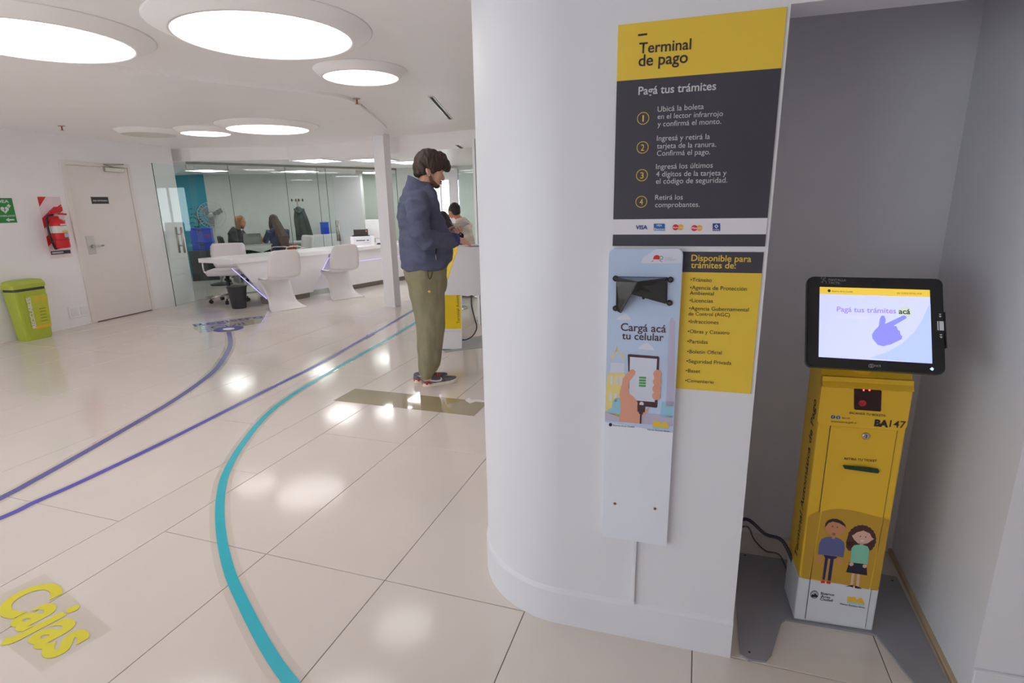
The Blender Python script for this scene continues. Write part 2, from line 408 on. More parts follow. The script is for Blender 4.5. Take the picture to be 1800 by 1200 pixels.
# ------------------------------------------------------------------ ceiling fittings
LD = .05
def lamp(c, r, label, lit=True):
    c = V((c.x, c.y, ZC)); zt = ZP if label.find('far') >= 0 or not lit else ZC
    o = thing('ceiling_lamp', label, 'lamp', (c.x, c.y, zt), 'round ceiling lamps')
    bm = BM(); lathe(bm, (c.x, c.y, 0), [(r*1.27, zt), (r*1.25, zt-.006), (r+.018, zt-LD), (r+.004, zt-LD-.004), (r+.002, zt-LD+.012)], 56)
    obj('housing', bm, m_ceil, o)
    bm = BM(); lathe(bm, (c.x, c.y, 0), [(r, zt-LD+.008), (r, zt-LD-.001), (r*.96, zt-LD-.004)], 56)
    obj('diffuser', bm, m_lamp if lit else m_lampoff, o)
Z1 = ZC-LD
lamp(fl(467, 67, Z1), .452, 'large lit round ceiling lamp, the biggest disc in the picture')
lamp(V((-3.50, 2.33, 0)), .45, 'large lit round ceiling lamp cut by the left picture edge')
lamp(V((-2.25, 1.50, 0)), .46, 'round ceiling lamp just peeking in at the top left corner')
lamp(fl(635, 137, Z1), .262, 'small lit round ceiling lamp beside the large one near the sprinkler')
lamp(fl(472, 228, ZP-LD), .44, 'far lit round ceiling lamp, widest of the three above the glass office')
lamp(fl(362, 235, ZP-LD), .265, 'far small lit round ceiling lamp between the wide lit one and the unlit one')
lamp(fl(263, 237, ZP-LD), .28, 'unlit dim round ceiling lamp near the service door', False)
for x, y, r in ((-3.4, -1.4, .46), (-5.3, .6, .46), (-5.6, -2.2, .46)):  # unseen lamps, added so that the room gets enough light
    lamp(V((x, y, 0)), r, 'round ceiling lamp added out of sight behind the viewer to light the room')
def panel(c, label, z=ZL, s=.3, rz=0.):
    o = thing('ceiling_panel_light', label, 'lamp', (c.x, c.y, z), 'square ceiling panel lights')
    R_ = Matrix.Translation(V((c.x, c.y, z))) @ Matrix.Rotation(rz, 4, 'Z')
    bm = BM()
    for lo, hi in (((-s, -s, -.02), (s, -s+.03, 0)), ((-s, s-.03, -.02), (s, s, 0)), ((-s, -s+.03, -.02), (-s+.03, s-.03, 0)), ((s-.03, -s+.03, -.02), (s, s-.03, 0))): box(bm, lo, hi, 0, R_)
    obj('frame', bm, m_white, o)
    for k in range(3):
        w_ = (2*s-.06)/3; x0 = -s+.03+k*w_
        bm = BM(); box(bm, (x0+.012, -s+.03, -.012), (x0+w_-.012, s-.03, -.002), 0, R_); obj('tube', bm, m_panel, o)
panel(fl(541, 277, ZL)+V((-.15, .42, 0)), 'square three-tube ceiling light above the reception counter, left of the white column')
panel(fl(648, 277, ZL)+V((-.1, .3, 0)), 'square three-tube ceiling light partly hidden by the white column')
panel(fl(722, 284, ZL), 'square three-tube ceiling light next to the standing person\'s hair')
panel(V((-9.1, 8.7, 0)), 'square ceiling light inside the office above the fan')
panel(V((-10.8, 8.4, 0)), 'square ceiling light added to brighten the office beside the teal wall')  # extra panel, added for more light in the office
panel(V((-7.9, 9.9, 0)), 'square ceiling light inside the office above the office desk')
panel(V((-7.0, 11.2, 0)), 'square ceiling light added to brighten the back of the office behind the coat stand')  # added panel that brightens the office from the back
panel(V((-3.2, 9.4, 0)), 'square ceiling light at the far end of the hall')
panel(V((-1.4, 8.2, 0)), 'square ceiling light hidden behind the partition')
def sprinkler(p, z, label):
    o = thing('sprinkler', label, 'sprinkler', (p.x, p.y, z), 'ceiling sprinklers'); bm = BM()
    lathe(bm, (p.x, p.y, 0), [(.035, z), (.03, z-.006), (.008, z-.008)], 16); obj('escutcheon', bm, m_steel, o)
    bm = BM(); cyl(bm, (p.x, p.y, z-.004), (p.x, p.y, z-.045), .007); cyl(bm, (p.x, p.y, z-.045), (p.x, p.y, z-.048), .018, n=12); obj('nozzle', bm, M('copper_fitting', '#a86a50', .4, .8), o)
sprinkler(fl(627, 173, ZC), ZC, 'small ceiling sprinkler below the small round lamp')
sprinkler(fl(108, 221, ZP), ZP, 'small ceiling sprinkler above the service door wall')
def slot(a, b, z, wd, label):
    o = thing('air_slot', label, 'air vent', ((a.x+b.x)/2, (a.y+b.y)/2, z))
    d = (b-a).normalized(); n = V((-d.y, d.x, 0))*wd/2
    bm = BM(); prism(bm, [V((p.x, p.y, z-.006)) for p in (a-n, b-n, b+n, a+n)], (0, 0, .006)); obj('slot_frame', bm, m_steel, o)
    bm = BM(); prism(bm, [V((p.x, p.y, z-.008)) for p in (a-n*.55+d*.02, b-n*.55-d*.02, b+n*.55-d*.02, a+n*.55+d*.02)], (0, 0, .003)); obj('slot_opening', bm, M('shadow_slot', '#4d463c', .8), o)
slot(fl(757, 169, ZC), fl(792, 209, ZC), ZC, .05, 'dark linear air slot in the ceiling left of the partition')
slot(fl(632, 183, ZC), fl(672, 217, ZC), ZC, .035, 'thin dark strip painted as the shadow gap along the curved ceiling edge')  # dark strip stands in for the shaded gap at the ceiling step
slot(fl(803, 254, ZL), fl(812, 260, ZL), ZL, .05, 'tiny far air slot above the standing person\'s forehead')

# ------------------------------------------------------------------ column
cb = fl(691, 538); bm = BM(); cw = .085
box(bm, (cb.x-cw, cb.y-cw, 0), (cb.x+cw, cb.y+cw, ZC), .004, None)
tag(obj('column', bm, m_white), 'slim square white column standing beside the reception counter', 'column')

# ------------------------------------------------------------------ glass front
def gs(u, v=292): return (GP(u, v)-G0).dot(gd)
joints = [0.0, gs(400), gs(500), gs(556), gs(571), gs(637), (G1-G0).length]
rail = BM(); n = GP.n*.02
prism(rail, [G0-n+V((0, 0, ZL-.035)), G1-n+V((0, 0, ZL-.035)), G1+n+V((0, 0, ZL-.035)), G0+n+V((0, 0, ZL-.035))], (0, 0, .035))
prism(rail, [G0-n, G1-n, G1+n, G0+n], (0, 0, .02))
wg = struct('wall_glass', rail, M('grey_green_rail', '#8b9188', .4, .3), 'frameless glass front of the office')
for k in range(6):
    if k == 4: continue
    a, b = G0+gd*(joints[k]+.004), G0+gd*(joints[k+1]-.004)
    bm = BM(); t = GP.n*.005; z0 = V((0, 0, .02))
    prism(bm, [a-t+z0, b-t+z0, b+t+z0, a+t+z0], (0, 0, ZL-.055)); obj('pane', bm, m_glass, wg)
    bm = BM(); prism(bm, [b-t*.9+z0, b+gd*.006-t*.9+z0, b+gd*.006+t*.9+z0, b+t*.9+z0], (0, 0, ZL-.055)); obj('pane_edge', bm, M('dark_glass_edge', '#44524b', .3), wg)
def glass_door(name, a, b, label, nrm, hs):
    """frameless pane from a to b; hs = distance of the pull handle from a"""
    d = (b-a).normalized(); t = nrm*.005; z0 = V((0, 0, .015)); hz = 2.09
    bm = BM(); prism(bm, [a-t+z0, b-t+z0, b+t+z0, a+t+z0], (0, 0, hz)); o = struct(name, bm, m_glass, label)
    bm = BM(); prism(bm, [a-d*.004-t+z0, a-t+z0, a+t+z0, a-d*.004+t+z0], (0, 0, hz)); obj('pane_edge', bm, MATS['dark_glass_edge'], o)
    for z in (.0, hz-.03):
        bm = BM(); q = b-d*.14; t2 = nrm*.014; zz = V((0, 0, z))
        prism(bm, [q-t2+zz, b-t2+zz, b+t2+zz, q+t2+zz], (0, 0, .06)); obj('patch_fitting', bm, m_steel, o)
    bm = BM()
    for sgn in (1, -1):
        c = a+d*hs+nrm*.045*sgn
        cyl(bm, c+V((0, 0, .80)), c+V((0, 0, 1.19)), .016, n=12)
    for z in (.91, 1.08): cyl(bm, a+d*hs-nrm*.045+V((0, 0, z)), a+d*hs+nrm*.045+V((0, 0, z)), .009, n=10)
    obj('pull_handle', bm, m_steel, o, label='satin steel pull handle'); return o
da = fl(310, 540); da = V((da.x, da.y, 0)); ang = math.radians(98.5)
dd = V((math.cos(ang), math.sin(ang), 0)); dn = V((dd.y, -dd.x, 0))
glass_door('door_2', da, da+dd*.80, 'open frameless glass door next to the service door', dn, .30)
glass_door('door_3', G0+gd*joints[4], G0+gd*(joints[5]-.01), 'closed frameless glass door in the office front', GP.n, .14)

# ------------------------------------------------------------------ service door on the left wall
def wp(u, v, off=0.): return WL(u, v, off)
dA, dB = wp(120, 293), wp(216, 296)                    # top corners of the leaf
zt = 2.02
s0, s1 = (wp(167, 567)-D1).dot(ld)+.03, (wp(267, 545)-D1).dot(ld)-.005
def wbox(bm, s0, s1, z0, z1, o0, o1, bev=0.):
    Mx = Matrix(((ld.x, WL.n.x, 0, D1.x), (ld.y, WL.n.y, 0, D1.y), (0, 0, 1, 0), (0, 0, 0, 1)))
    box(bm, (s0, o0, z0), (s1, o1, z1), bev, Mx)
def wpt(s, z, o=0.): return lw(s)+WL.n*o+V((0, 0, z))
bm = BM(); wbox(bm, s0-.07, s0-.006, 0, zt+.05, -.002, .022, .003); wbox(bm, s1+.006, s1+.05, 0, zt+.05, -.002, .022, .003); wbox(bm, s0-.006, s1+.006, zt+.006, zt+.05, -.002, .022, .003)
door = struct('door_1', bm, m_cream, 'cream service door with a small black sign')
bm = BM(); wbox(bm, s0, s1, .012, zt, -.002, .012, .002); obj('leaf', bm, m_cream, door)
bm = BM(); wbox(bm, s0, s1, 0, .012, 0, .006); obj('threshold_gap', bm, M('dark_wood_gap', '#5a4234', .8), door)
c = wp(159, 431); s = (c-D1).dot(ld); z = c.z
bm = BM(); wbox(bm, s-.055, s+.055, z-.115, z+.12, .012, .016, .003); pl_ = obj('lock_plate', bm, M('pale_aluminium', '#cfcac8', .4, .3), door)
bm = BM(); cyl(bm, wpt(s+.01, z-.015, .014), wpt(s+.01, z-.015, .06), .022, .018); tube(bm, [wpt(s+.01, z-.015, .055), wpt(s+.06, z-.012, .06), wpt(s+.14, z-.012, .055)], .011); obj('lever_handle', bm, m_chrome, pl_)
c = wp(199, 298); s = (c-D1).dot(ld); z = c.z
bm = BM(); wbox(bm, s-.16, s+.12, z-.035, z+.025, .012, .06, .008); cl_ = obj('door_closer', bm, m_steel, door)
bm = BM(); tube(bm, [wpt(s-.02, z+.02, .05), wpt(s-.2, z+.055, .09), wpt(s+.14, z+.075, .03)], .008); obj('closer_arm', bm, m_steel, cl_)
sg = [wp(158, 346), wp(188, 346), wp(190, 358), wp(160, 359)]
s_0, s_1 = (sg[0]-D1).dot(ld), (sg[1]-D1).dot(ld); z_1, z_0 = sg[0].z, sg[2].z
bm = BM(); wbox(bm, s_0, s_1, z_0, z_1, .012, .015); ds = obj('door_sign', bm, M('black_sign_print', '#2b2723', .5), door, label='small black sign')
text('ÁREA RESTRINGIDA', wpt(s_0+.015, (z_0+z_1)/2-.012, .0155), wpt(s_1-.015, (z_0+z_1)/2-.012, .0155), m_wprint, ds, bold=.01)

# ------------------------------------------------------------------ things on the left wall
# defibrillator sign
x1 = crop(0, 330, 9.2308)
def W9(x, y, off=0.): return wp(*x1(x, y), off)
sR = (wp(30, 391)-D1).dot(ld); zt_, zb_ = wp(20, 348).z, wp(30, 391).z; cx = (W9(72, 355)-D1).dot(ld); hw = sR-cx; sL = cx-hw; hh = zt_-zb_
o = thing('defibrillator_sign', 'green wall sign with a white heart and an arrow pointing left', 'sign', wpt(cx, zb_))
bm = BM(); wbox(bm, sL, sR, zb_, zt_, .001, .005); obj('board', bm, M('green_sign_print', '#1f8a3c', .45), o)
text('DEA', wpt(cx-hw*.6, zt_-hh*.19, .006), wpt(cx+hw*.6, zt_-hh*.19, .006), m_wprint, o, bold=.02, h=hh*.12)
text('DESFIBRILADOR', wpt(cx-hw*.92, zb_+hh*.25, .006), wpt(cx+hw*.92, zb_+hh*.25, .006), m_wprint, o, bold=.01)
cz = zb_+hh*.53; kk = .027*hw
shape('heart', [wpt(cx+kk*16*math.sin(t)**3, cz+kk*(13*math.cos(t)-5*math.cos(2*t)-2*math.cos(3*t)-math.cos(4*t)), .006) for t in [2*math.pi*k/28 for k in range(28)]], m_wprint, o)
shape('bolt', [wpt(cx+x*hw, cz+y*hw, .007) for x, y in ((.08, .28), (-.16, -.03), (-.03, -.01), (-.12, -.30), (.14, .06), (.02, .05))], MATS['green_sign_print'], o)
shape('plus', [wpt(cx+hw*(.5+x*.065), cz+hw*(.42+y*.065), .006) for x, y in ((-1, -3), (1, -3), (1, -1), (3, -1), (3, 1), (1, 1), (1, 3), (-1, 3), (-1, 1), (-3, 1), (-3, -1), (-1, -1))], m_wprint, o)
shape('arrow', [wpt(cx+hw*x, zb_+hh*.12+hw*y, .006) for x, y in ((-.15, 0), (.2, .24), (.2, .08), (.75, .08), (.75, -.08), (.2, -.08), (.2, -.24))], m_wprint, o)
# fire extinguisher backing board and the extinguisher
eL = (W9(600, 145)-D1).dot(ld); eR = eL+.27; eT = W9(600, 145).z; eB = W9(820, 1150).z
o = thing('extinguisher_board', 'white and red chevron backing board behind the fire extinguisher', 'sign', wpt((eL+eR)/2, eB))
bm = BM(); wbox(bm, eL, eR, eB, eT, .001, .004); obj('board', bm, M('pale_pink_board', '#e6d3d8', .5), o)
m_red = M('red_enamel', '#d3202a', .3, var=.03)
EW, EH = eR-eL, eT-eB
def chev(pts, mat=m_red, name='chevron'): shape(name, [wpt(eL+EW*x, eB+EH*y, .005) for x, y in pts], mat, o)
chev([(0, 1), (.36, 1), (0, .84)]); chev([(.62, .84), (1, .84), (1, .78), (0, .49), (0, .66)]); chev([(1, .5), (0, .20), (0, .36), (1, .62)])
chev([(.05, .06), (.95, .06), (.95, .12), (.05, .12)], m_ink, 'caption_bar'); chev([(.1, .075), (.62, .075), (.62, .105), (.1, .105)], m_wprint, 'caption')
ec = wpt(eL+.095, 0, .10); zb = W9(900, 975).z; ztop = W9(880, 500).z
o = thing('fire_extinguisher', 'red fire extinguisher hanging on the wall beside the service door', 'extinguisher', (ec.x, ec.y, zb))
bm = BM(); r = .085
lathe(bm, (ec.x, ec.y, 0), [(r*.9, zb), (r, zb+.012), (r, ztop-.08), (r*.93, ztop-.045), (r*.7, ztop-.015), (r*.35, ztop), (r*.3, ztop+.03)], 28); tk = obj('tank', bm, m_red, o)
H_ = ztop-zb
bm = BM(); lathe(bm, (ec.x, ec.y, 0), [(r+.001, zb+H_*.52), (r+.0015, zb+H_*.525), (r+.0015, zb+H_*.75), (r+.001, zb+H_*.755)], 28, caps=False); obj('paper_label', bm, M('extinguisher_label', '#dcd8d8', .5, var=.1, scale=40), tk)
def patch(a0, a1, z0, z1, mat, name, rr=.0025):
    bm = BM(); base_a = math.atan2(WL.n.y, WL.n.x); pts = []
    for k in range(7):
        a = base_a+a0+(a1-a0)*k/6; pts.append(V((ec.x+(r+rr)*math.cos(a), ec.y+(r+rr)*math.sin(a), 0)))
    for p, q in zip(pts, pts[1:]): face(bm, [p+V((0, 0, z0)), q+V((0, 0, z0)), q+V((0, 0, z1)), p+V((0, 0, z1))])
    obj(name, bm, mat, tk)
patch(-.3, 1.2, zb+H_*.525, zb+H_*.60, m_yel, 'yellow_band'); patch(-.1, .9, zb+H_*.37, zb+H_*.50, M('pale_blue_label', '#9fc4d8', .5), 'blue_label'); patch(-.35, 1.0, zb+H_*.78, zb+H_*.82, m_wprint, 'maker_mark')
bm = BM(); lathe(bm, (ec.x, ec.y, 0), [(r+.002, zb+H_*.27), (r+.004, zb+H_*.28), (r+.002, zb+H_*.29)], 28); obj('strap', bm, m_dark, o)
bm = BM(); cyl(bm, (ec.x, ec.y, ztop+.02), (ec.x, ec.y, ztop+.06), .022); obj('valve', bm, m_steel, o)
hz = ztop+.06; hd = ld
bm = BM(); tube(bm, [ec+hd*-.07+V((0, 0, hz-ec.z+.01)), ec+hd*.02+V((0, 0, hz+.0)), ec+hd*.13+V((0, 0, hz-.01))], .012); tube(bm, [ec+hd*-.06+V((0, 0, hz+.03)), ec+hd*.0+V((0, 0, hz+.045)), ec+hd*.09+V((0, 0, hz+.10))], .010); obj('squeeze_handle', bm, m_red, o)
bm = BM(); tube(bm, bez([ec-hd*.03+V((0, 0, hz-.01)), ec-hd*.11+V((0, 0, hz-.05)), ec-hd*.12+V((0, 0, hz-.25)), ec-hd*.085+V((0, 0, hz-.42)), ec-hd*.07+V((0, 0, zb+.06))], 6), .012); hs_ = obj('hose', bm, m_black, o)
bm = BM(); cyl(bm, ec-hd*.07+V((0, 0, zb+.07)), ec-hd*.055+V((0, 0, zb-.005)), .014, .022); obj('nozzle', bm, m_dark, hs_)
# wall outlet plate
c = wp(138, 547); s = (c-D1).dot(ld)
o = thing('wall_outlet', 'double white socket plate low on the wall beside the door', 'outlet', (c.x, c.y, c.z))
bm = BM(); wbox(bm, s-.13, s+.12, c.z-.075, c.z+.075, .0, .012, .004); obj('cover_plate', bm, m_wall, o)
for k in (-1, 1):
    bm = BM(); wbox(bm, s+k*.06-.045, s+k*.06+.045, c.z-.05, c.z+.05, .012, .016, .003); obj('socket', bm, m_white, o)

# ------------------------------------------------------------------ recycling bin
m_lime = M('lime_plastic', '#aab83a', .4, var=.03); m_lime2 = M('lime_label', '#bcc236', .5)
x2 = crop(0, 480, 9.227)
fb = fl(*x2(450, 1112)); fR = fl(*x2(885, 1015)); e1 = ld.copy(); bw = (fR-fb).dot(ld); e2 = -WL.n; bd = .17; BH = .575
fb = fb + WL.n*max(0, .02+bd*1.16-(fb-D1).dot(WL.n))
o = thing('recycling_bin', 'lime green lidded recycling bin standing on the floor at the left wall', 'bin', (fb.x, fb.y, 0))
def bq(s, d, z): return V((fb.x, fb.y, 0))+e1*s+e2*d+V((0, 0, z))
bc = (bw/2, bd/2)
def ring(k, z, r=.04):
    return [bq(bc[0]+x*k, bc[1]+y*k, z) for x, y in rrect(bw, bd, r, 4)]
bm = BM(); loft(bm, [ring(.97, 0), ring(1, .02), ring(1.22, BH)], smooth=False); obj('tub', bm, m_lime, o)
bm = BM(); loft(bm, [ring(1.19, BH), ring(1.19, BH+.03)], smooth=False); obj('rim_gap', bm, m_dark, o)
bm = BM(); loft(bm, [ring(1.27, BH+.03), ring(1.28, BH+.075), ring(1.1, BH+.115), ring(.6, BH+.13)], smooth=False); lid = obj('lid', bm, m_lime, o)
bm = BM(); loft(bm, [ring(.5, BH+.1303), ring(.45, BH+.1325)]); obj('lid_sticker', bm, M('pale_teal_sticker', '#a9d0ae', .5), lid)
def bf(s, z):   # point on the sloped front face
    k = 1+.22*(z-.02)/(BH-.02); return bq(bc[0]+(s-bc[0])*k, bc[1]-bd/2*k-.002, z)
bm = BM(); prism(bm, [bf(bw*.28, .125), bf(bw*.95, .125), bf(bw*.95, .515), bf(bw*.28, .515)], -e2*.003); lb = obj('label_board', bm, m_lime2, o)
bm = BM(); prism(bm, [p-e2*.0035 for p in (bf(bw*.33, .125), bf(bw*.95, .125), bf(bw*.95, .158), bf(bw*.33, .158))], -e2*.001); obj('orange_band', bm, M('orange_print', '#e9b82e', .5), lb)
bm = BM(); prism(bm, [p-e2*.0035 for p in (bf(bw*.55, .43), bf(bw*.85, .43), bf(bw*.9, .47), bf(bw*.85, .505), bf(bw*.55, .505), bf(bw*.5, .47))], -e2*.001); obj('arrows_mark', bm, M('pale_orange_print', '#d2be3c', .5), lb)
for k in range(5):
    bm = BM(); z = .2+k*.037; prism(bm, [p-e2*.0035 for p in (bf(bw*.62, z), bf(bw*.84, z), bf(bw*.84, z+.008), bf(bw*.62, z+.008))], -e2*.001); obj('print_line', bm, M('olive_print', '#7a7d28', .5), lb)
text('RECICLABLES', bf(bw*.40, .14)-e2*.006, bf(bw*.40, .50)-e2*.006, m_wprint, o, up=-e1, bold=.03, off=.001)

# ------------------------------------------------------------------ floor stickers
m_film = glass_mat('clear_vinyl_film', (.95, .94, .92), 1.3)
m_vio = M('violet_vinyl', '#5a55b5', .25, var=.03); m_vio2 = M('slate_violet_vinyl', '#5f5f9e', .25, var=.03); m_tealv = M('turquoise_vinyl', '#23b3c6', .22, var=.03); m_yv = M('yellow_vinyl', '#d8cf38', .25, var=.03)
def stripe(name, px, wd, mat, label, film=2.2, z=.0008):
    pts = bez([fl(*p) for p in px], 8)
    o = thing(name, label, 'floor stripe', pts[len(pts)//2])
    def band(nm, w_, zz, m):
        bm = BM(); L = []
        for i, p in enumerate(pts):
            d = (pts[min(i+1, len(pts)-1)]-pts[max(i-1, 0)]).normalized(); n = V((-d.y, d.x, 0))*w_/2
            L.append((bm.verts.new(p-n+V((0, 0, zz))), bm.verts.new(p+n+V((0, 0, zz)))))
        for a, b in zip(L, L[1:]): bm.faces.new((a[0], b[0], b[1], a[1]))
        obj(nm, bm, m, o)
    band('film', wd*film, z, m_film); band('colour_band', wd, z+.0006, mat)
stripe('guide_stripe', [(-320, 1035), (0, 876), (60, 844), (150, 794), (230, 748), (300, 707), (350, 673), (380, 648), (398, 622), (405, 603), (402, 583)], .05, m_vio2, 'slate violet floor stripe curving up to the round sticker at the counter')
stripe('guide_stripe', [(-330, 1045), (0, 911), (60, 883), (150, 843), (300, 771), (450, 695), (560, 640), (640, 595), (700, 561), (760, 525)], .042, m_vio, 'straight violet floor stripe running past the white column', z=.001)
stripe('guide_stripe', [(600, 1305), (512, 1200), (470, 1140), (430, 1065), (402, 1000), (388, 930), (388, 870), (400, 825), (430, 775), (470, 728), (520, 690), (590, 648), (680, 597), (735, 564), (770, 540)], .042, m_tealv, 'wide turquoise floor stripe curving across the floor to the standing person')
# round sticker and "Registro Civil"
rc = fl(402, 578); o = thing('floor_sticker', 'round slate violet sticker below the lettering on the floor', 'floor sticker', rc)
bm = BM(); prism(bm, [rc+V((.17*math.cos(a), .17*math.sin(a), .0012)) for a in [2*math.pi*k/36 for k in range(36)]], (0, 0, .0006)); obj('disc', bm, m_vio2, o)
bm = BM(); prism(bm, [rc+V((.075*math.cos(a), .06*math.sin(a), .0019)) for a in [2*math.pi*k/24 for k in range(24)]], (0, 0, .0003)); obj('pictogram', bm, m_wprint, o)
o = thing('floor_lettering', 'dark lettering on a clear film on the floor in front of the counter', 'floor sticker', fl(400, 565))
fz = V((0, 0, .0008))
shape('film', [fl(338, 576)+fz, fl(345, 569)+fz, fl(466, 554)+fz, fl(464, 567)+fz, fl(352, 586)+fz], m_film, o)
a, b = fl(342, 574), fl(464, 558); upv = V((-(b-a).y, (b-a).x, 0))
text('Registro', a, b, m_vio2, o, up=upv, off=.0014, bold=.01)
a, b = fl(372, 578), fl(432, 570)
text('Civil', a, b, m_vio2, o, up=upv, off=.0014, bold=.01)
o = thing('floor_lettering', 'yellow lettering on a clear film on the floor at the lower left', 'floor sticker', fl(90, 1080))
shape('film', [fl(-60, 1075)+fz, fl(78, 1008)+fz, fl(197, 1106)+fz, fl(72, 1182)+fz], m_film, o)
a, b = fl(-12, 1062), fl(92, 1160)
text('Cajas', a, b, m_yv, o, up=fl(127, 1062)-fl(15, 1115), off=.0016, bold=.03)

# ------------------------------------------------------------------ payment sign on the partition
PP = vplane(PA, PB); PN = PP.n
def pp(u, v, off=0.): return PP(u, v, off)
sA = crop(1060, 0, 5.218); sB = crop(1060, 220, 5.218); sC = crop(1050, 420, 4.0)
def board(name, px, mat, parent, off=.001, th=.003):
    bm = BM(); prism(bm, [pp(u, v, off) for u, v in px], PN*th); return obj(name, bm, mat, parent)
xl, xr = (pp(1082, 240)-PA).dot(pd), (pp(1362, 240)-PA).dot(pd)
def ps(s, z, off=0.): return PA+pd*s+V((0, 0, z))+PN*off
def pbox(bm, s0, s1, z0, z1, o0, o1, bev=0.):
    Mx = Matrix(((pd.x, PN.x, 0, PA.x), (pd.y, PN.y, 0, PA.y), (0, 0, 1, 0), (0, 0, 0, 1))); box(bm, (s0, o0, z0), (s1, o1, z1), bev, Mx)
z_t, z_y, z_d, z_w, z_b = pp(1085, 45).z, pp(1082, 143.5).z, pp(1080, 385.5).z, pp(1079.5, 412).z, pp(1079, 432).z
sg = thing('payment_sign', 'tall yellow and charcoal payment instruction board on the white partition', 'sign', ps((xl+xr)/2, z_b))
parts = {}
for nm, z0, z1, mt in (('header_panel', z_y, z_t, m_yel), ('instruction_panel', z_d, z_y, m_charc), ('card_strip', z_w, z_d, m_wprint), ('footer_bar', z_b, z_w, m_charc)):
    bm = BM(); pbox(bm, xl, xr, z0, z1, .0008, .004); parts[nm] = obj(nm, bm, mt, sg)
TOFF = .0046
def ptext(body, c, x0, y0, x1, y1, mat, parent, bold=0., off=TOFF, h=None):
    text(body, pp(*c(x0, y0), off), pp(*c(x1, y1), off), mat, parent, bold=bold, h=h)
hp, ip, cs = parts['header_panel'], parts['instruction_panel'], parts['card_strip']
ptext('Terminal', sA, 330, 495, 806, 455, m_ink, hp, .012); ptext('de pago', sA, 325, 612, 775, 577, m_ink, hp, .012)
shape('dash', [pp(*sA(x, y), TOFF) for x, y in ((323, 318), (406, 308), (406, 326), (323, 336))], m_ink, hp)
ptext('Pagá tus trámites', sA, 325, 873, 1035, 826, m_greytxt, ip, .014)
steps = [(sA, 500, [('Ubicá la boleta', 1028, 922, 1002), ('en el lector infrarrojo', 1094, 1097, 1066), ('y confirmá el monto.', 1163, 1082, 1137)], (369, 1087), '1'),
         (sB, 494, [('Ingresá y retirá la', 145, 978, 128), ('tarjeta de la ranura.', 216, 1035, 198), ('Confirmá el pago.', 282, 982, 268)], (364, 205), '2'),
         (sB, 486, [('Ingresá los últimos', 404, 1005, 390), ('4 dígitos de la tarjeta y', 472, 1130, 460), ('el código de seguridad.', 537, 1137, 526)], (358, 459), '3'),
         (sB, 478, [('Retirá los', 684, 731, 681), ('comprobantes.', 752, 885, 748)], (352, 702), '4')]
for c, x0, lines, cc, num in steps:
    for tx, y0, x1, y1 in lines: ptext(tx, c, x0, y0, x1, y1, m_greytxt, ip)
    p = pp(*c(*cc), TOFF); bm = BM(); R0, R1 = .0158, .0142; N_ = 36
    for k in range(N_):
        a0, a1 = 2*math.pi*k/N_, 2*math.pi*(k+1)/N_; q = lambda r, a: p+pd*(r*math.cos(a))+V((0, 0, r*math.sin(a)))
        face(bm, [q(R1, a0), q(R0, a0), q(R0, a1), q(R1, a1)])
    obj('number_ring', bm, m_yel, ip)
    nw = .0018 if num == '1' else .0045
    text(num, p-pd*nw-V((0, 0, .0085)), p+pd*nw-V((0, 0, .0085)), m_yel, ip, off=.0, h=.0165)
m_vblue = M('card_blue', '#2a3f8f', .5); m_vblue2 = M('card_blue_light', '#1d62a8', .5); m_cred = M('card_red', '#d8232f', .5); m_cor = M('card_orange', '#eda93a', .5)
ptext('VISA', sB, 300, 953, 408, 953, m_vblue, cs, .03)
shape('card_logo', [pp(*sB(x, y), TOFF) for x, y in ((466, 902), (568, 902), (568, 966), (466, 966))], m_vblue2, cs)
ptext('VISA', sB, 490, 926, 542, 926, m_wprint, cs, .02, TOFF+.0004); ptext('Electron', sB, 470, 961, 564, 961, m_wprint, cs, .02, TOFF+.0004)
def disc(c, r, mat, parent, off, name='card_logo', n=28):
    p = pp(*c, off); return shape(name, [p+pd*(r*math.cos(2*math.pi*k/n))+V((0, 0, r*math.sin(2*math.pi*k/n))) for k in range(n)], mat, parent)
for cx, cy, wd in ((665, 935, 'MasterCard'), (837, 942, 'Maestro')):
    disc(sB(cx+47, cy), .0082, m_cor, cs, TOFF); disc(sB(cx, cy), .0082, m_cred, cs, TOFF+.0003)
    ptext(wd, sB, cx-24, cy+8, cx+72, cy+8, m_wprint, cs, .02, TOFF+.0006)
shape('card_logo', [pp(*sB(x, y), TOFF) for x, y in ((1004, 899), (1074, 899), (1074, 968), (1004, 968))], m_vblue, cs)
shape('card_logo', [pp(*sB(1039+x, 926+y), TOFF+.0003) for x, y in ((0, -20), (20, 0), (0, 20), (-20, 0))], m_wprint, cs)
shape('card_logo', [pp(*sB(1039+x, 926+y), TOFF+.0006) for x, y in ((0, -9), (9, 0), (0, 9), (-9, 0))], m_vblue, cs)
ptext('CABAL', sB, 1010, 962, 1068, 962, m_wprint, cs, .01)

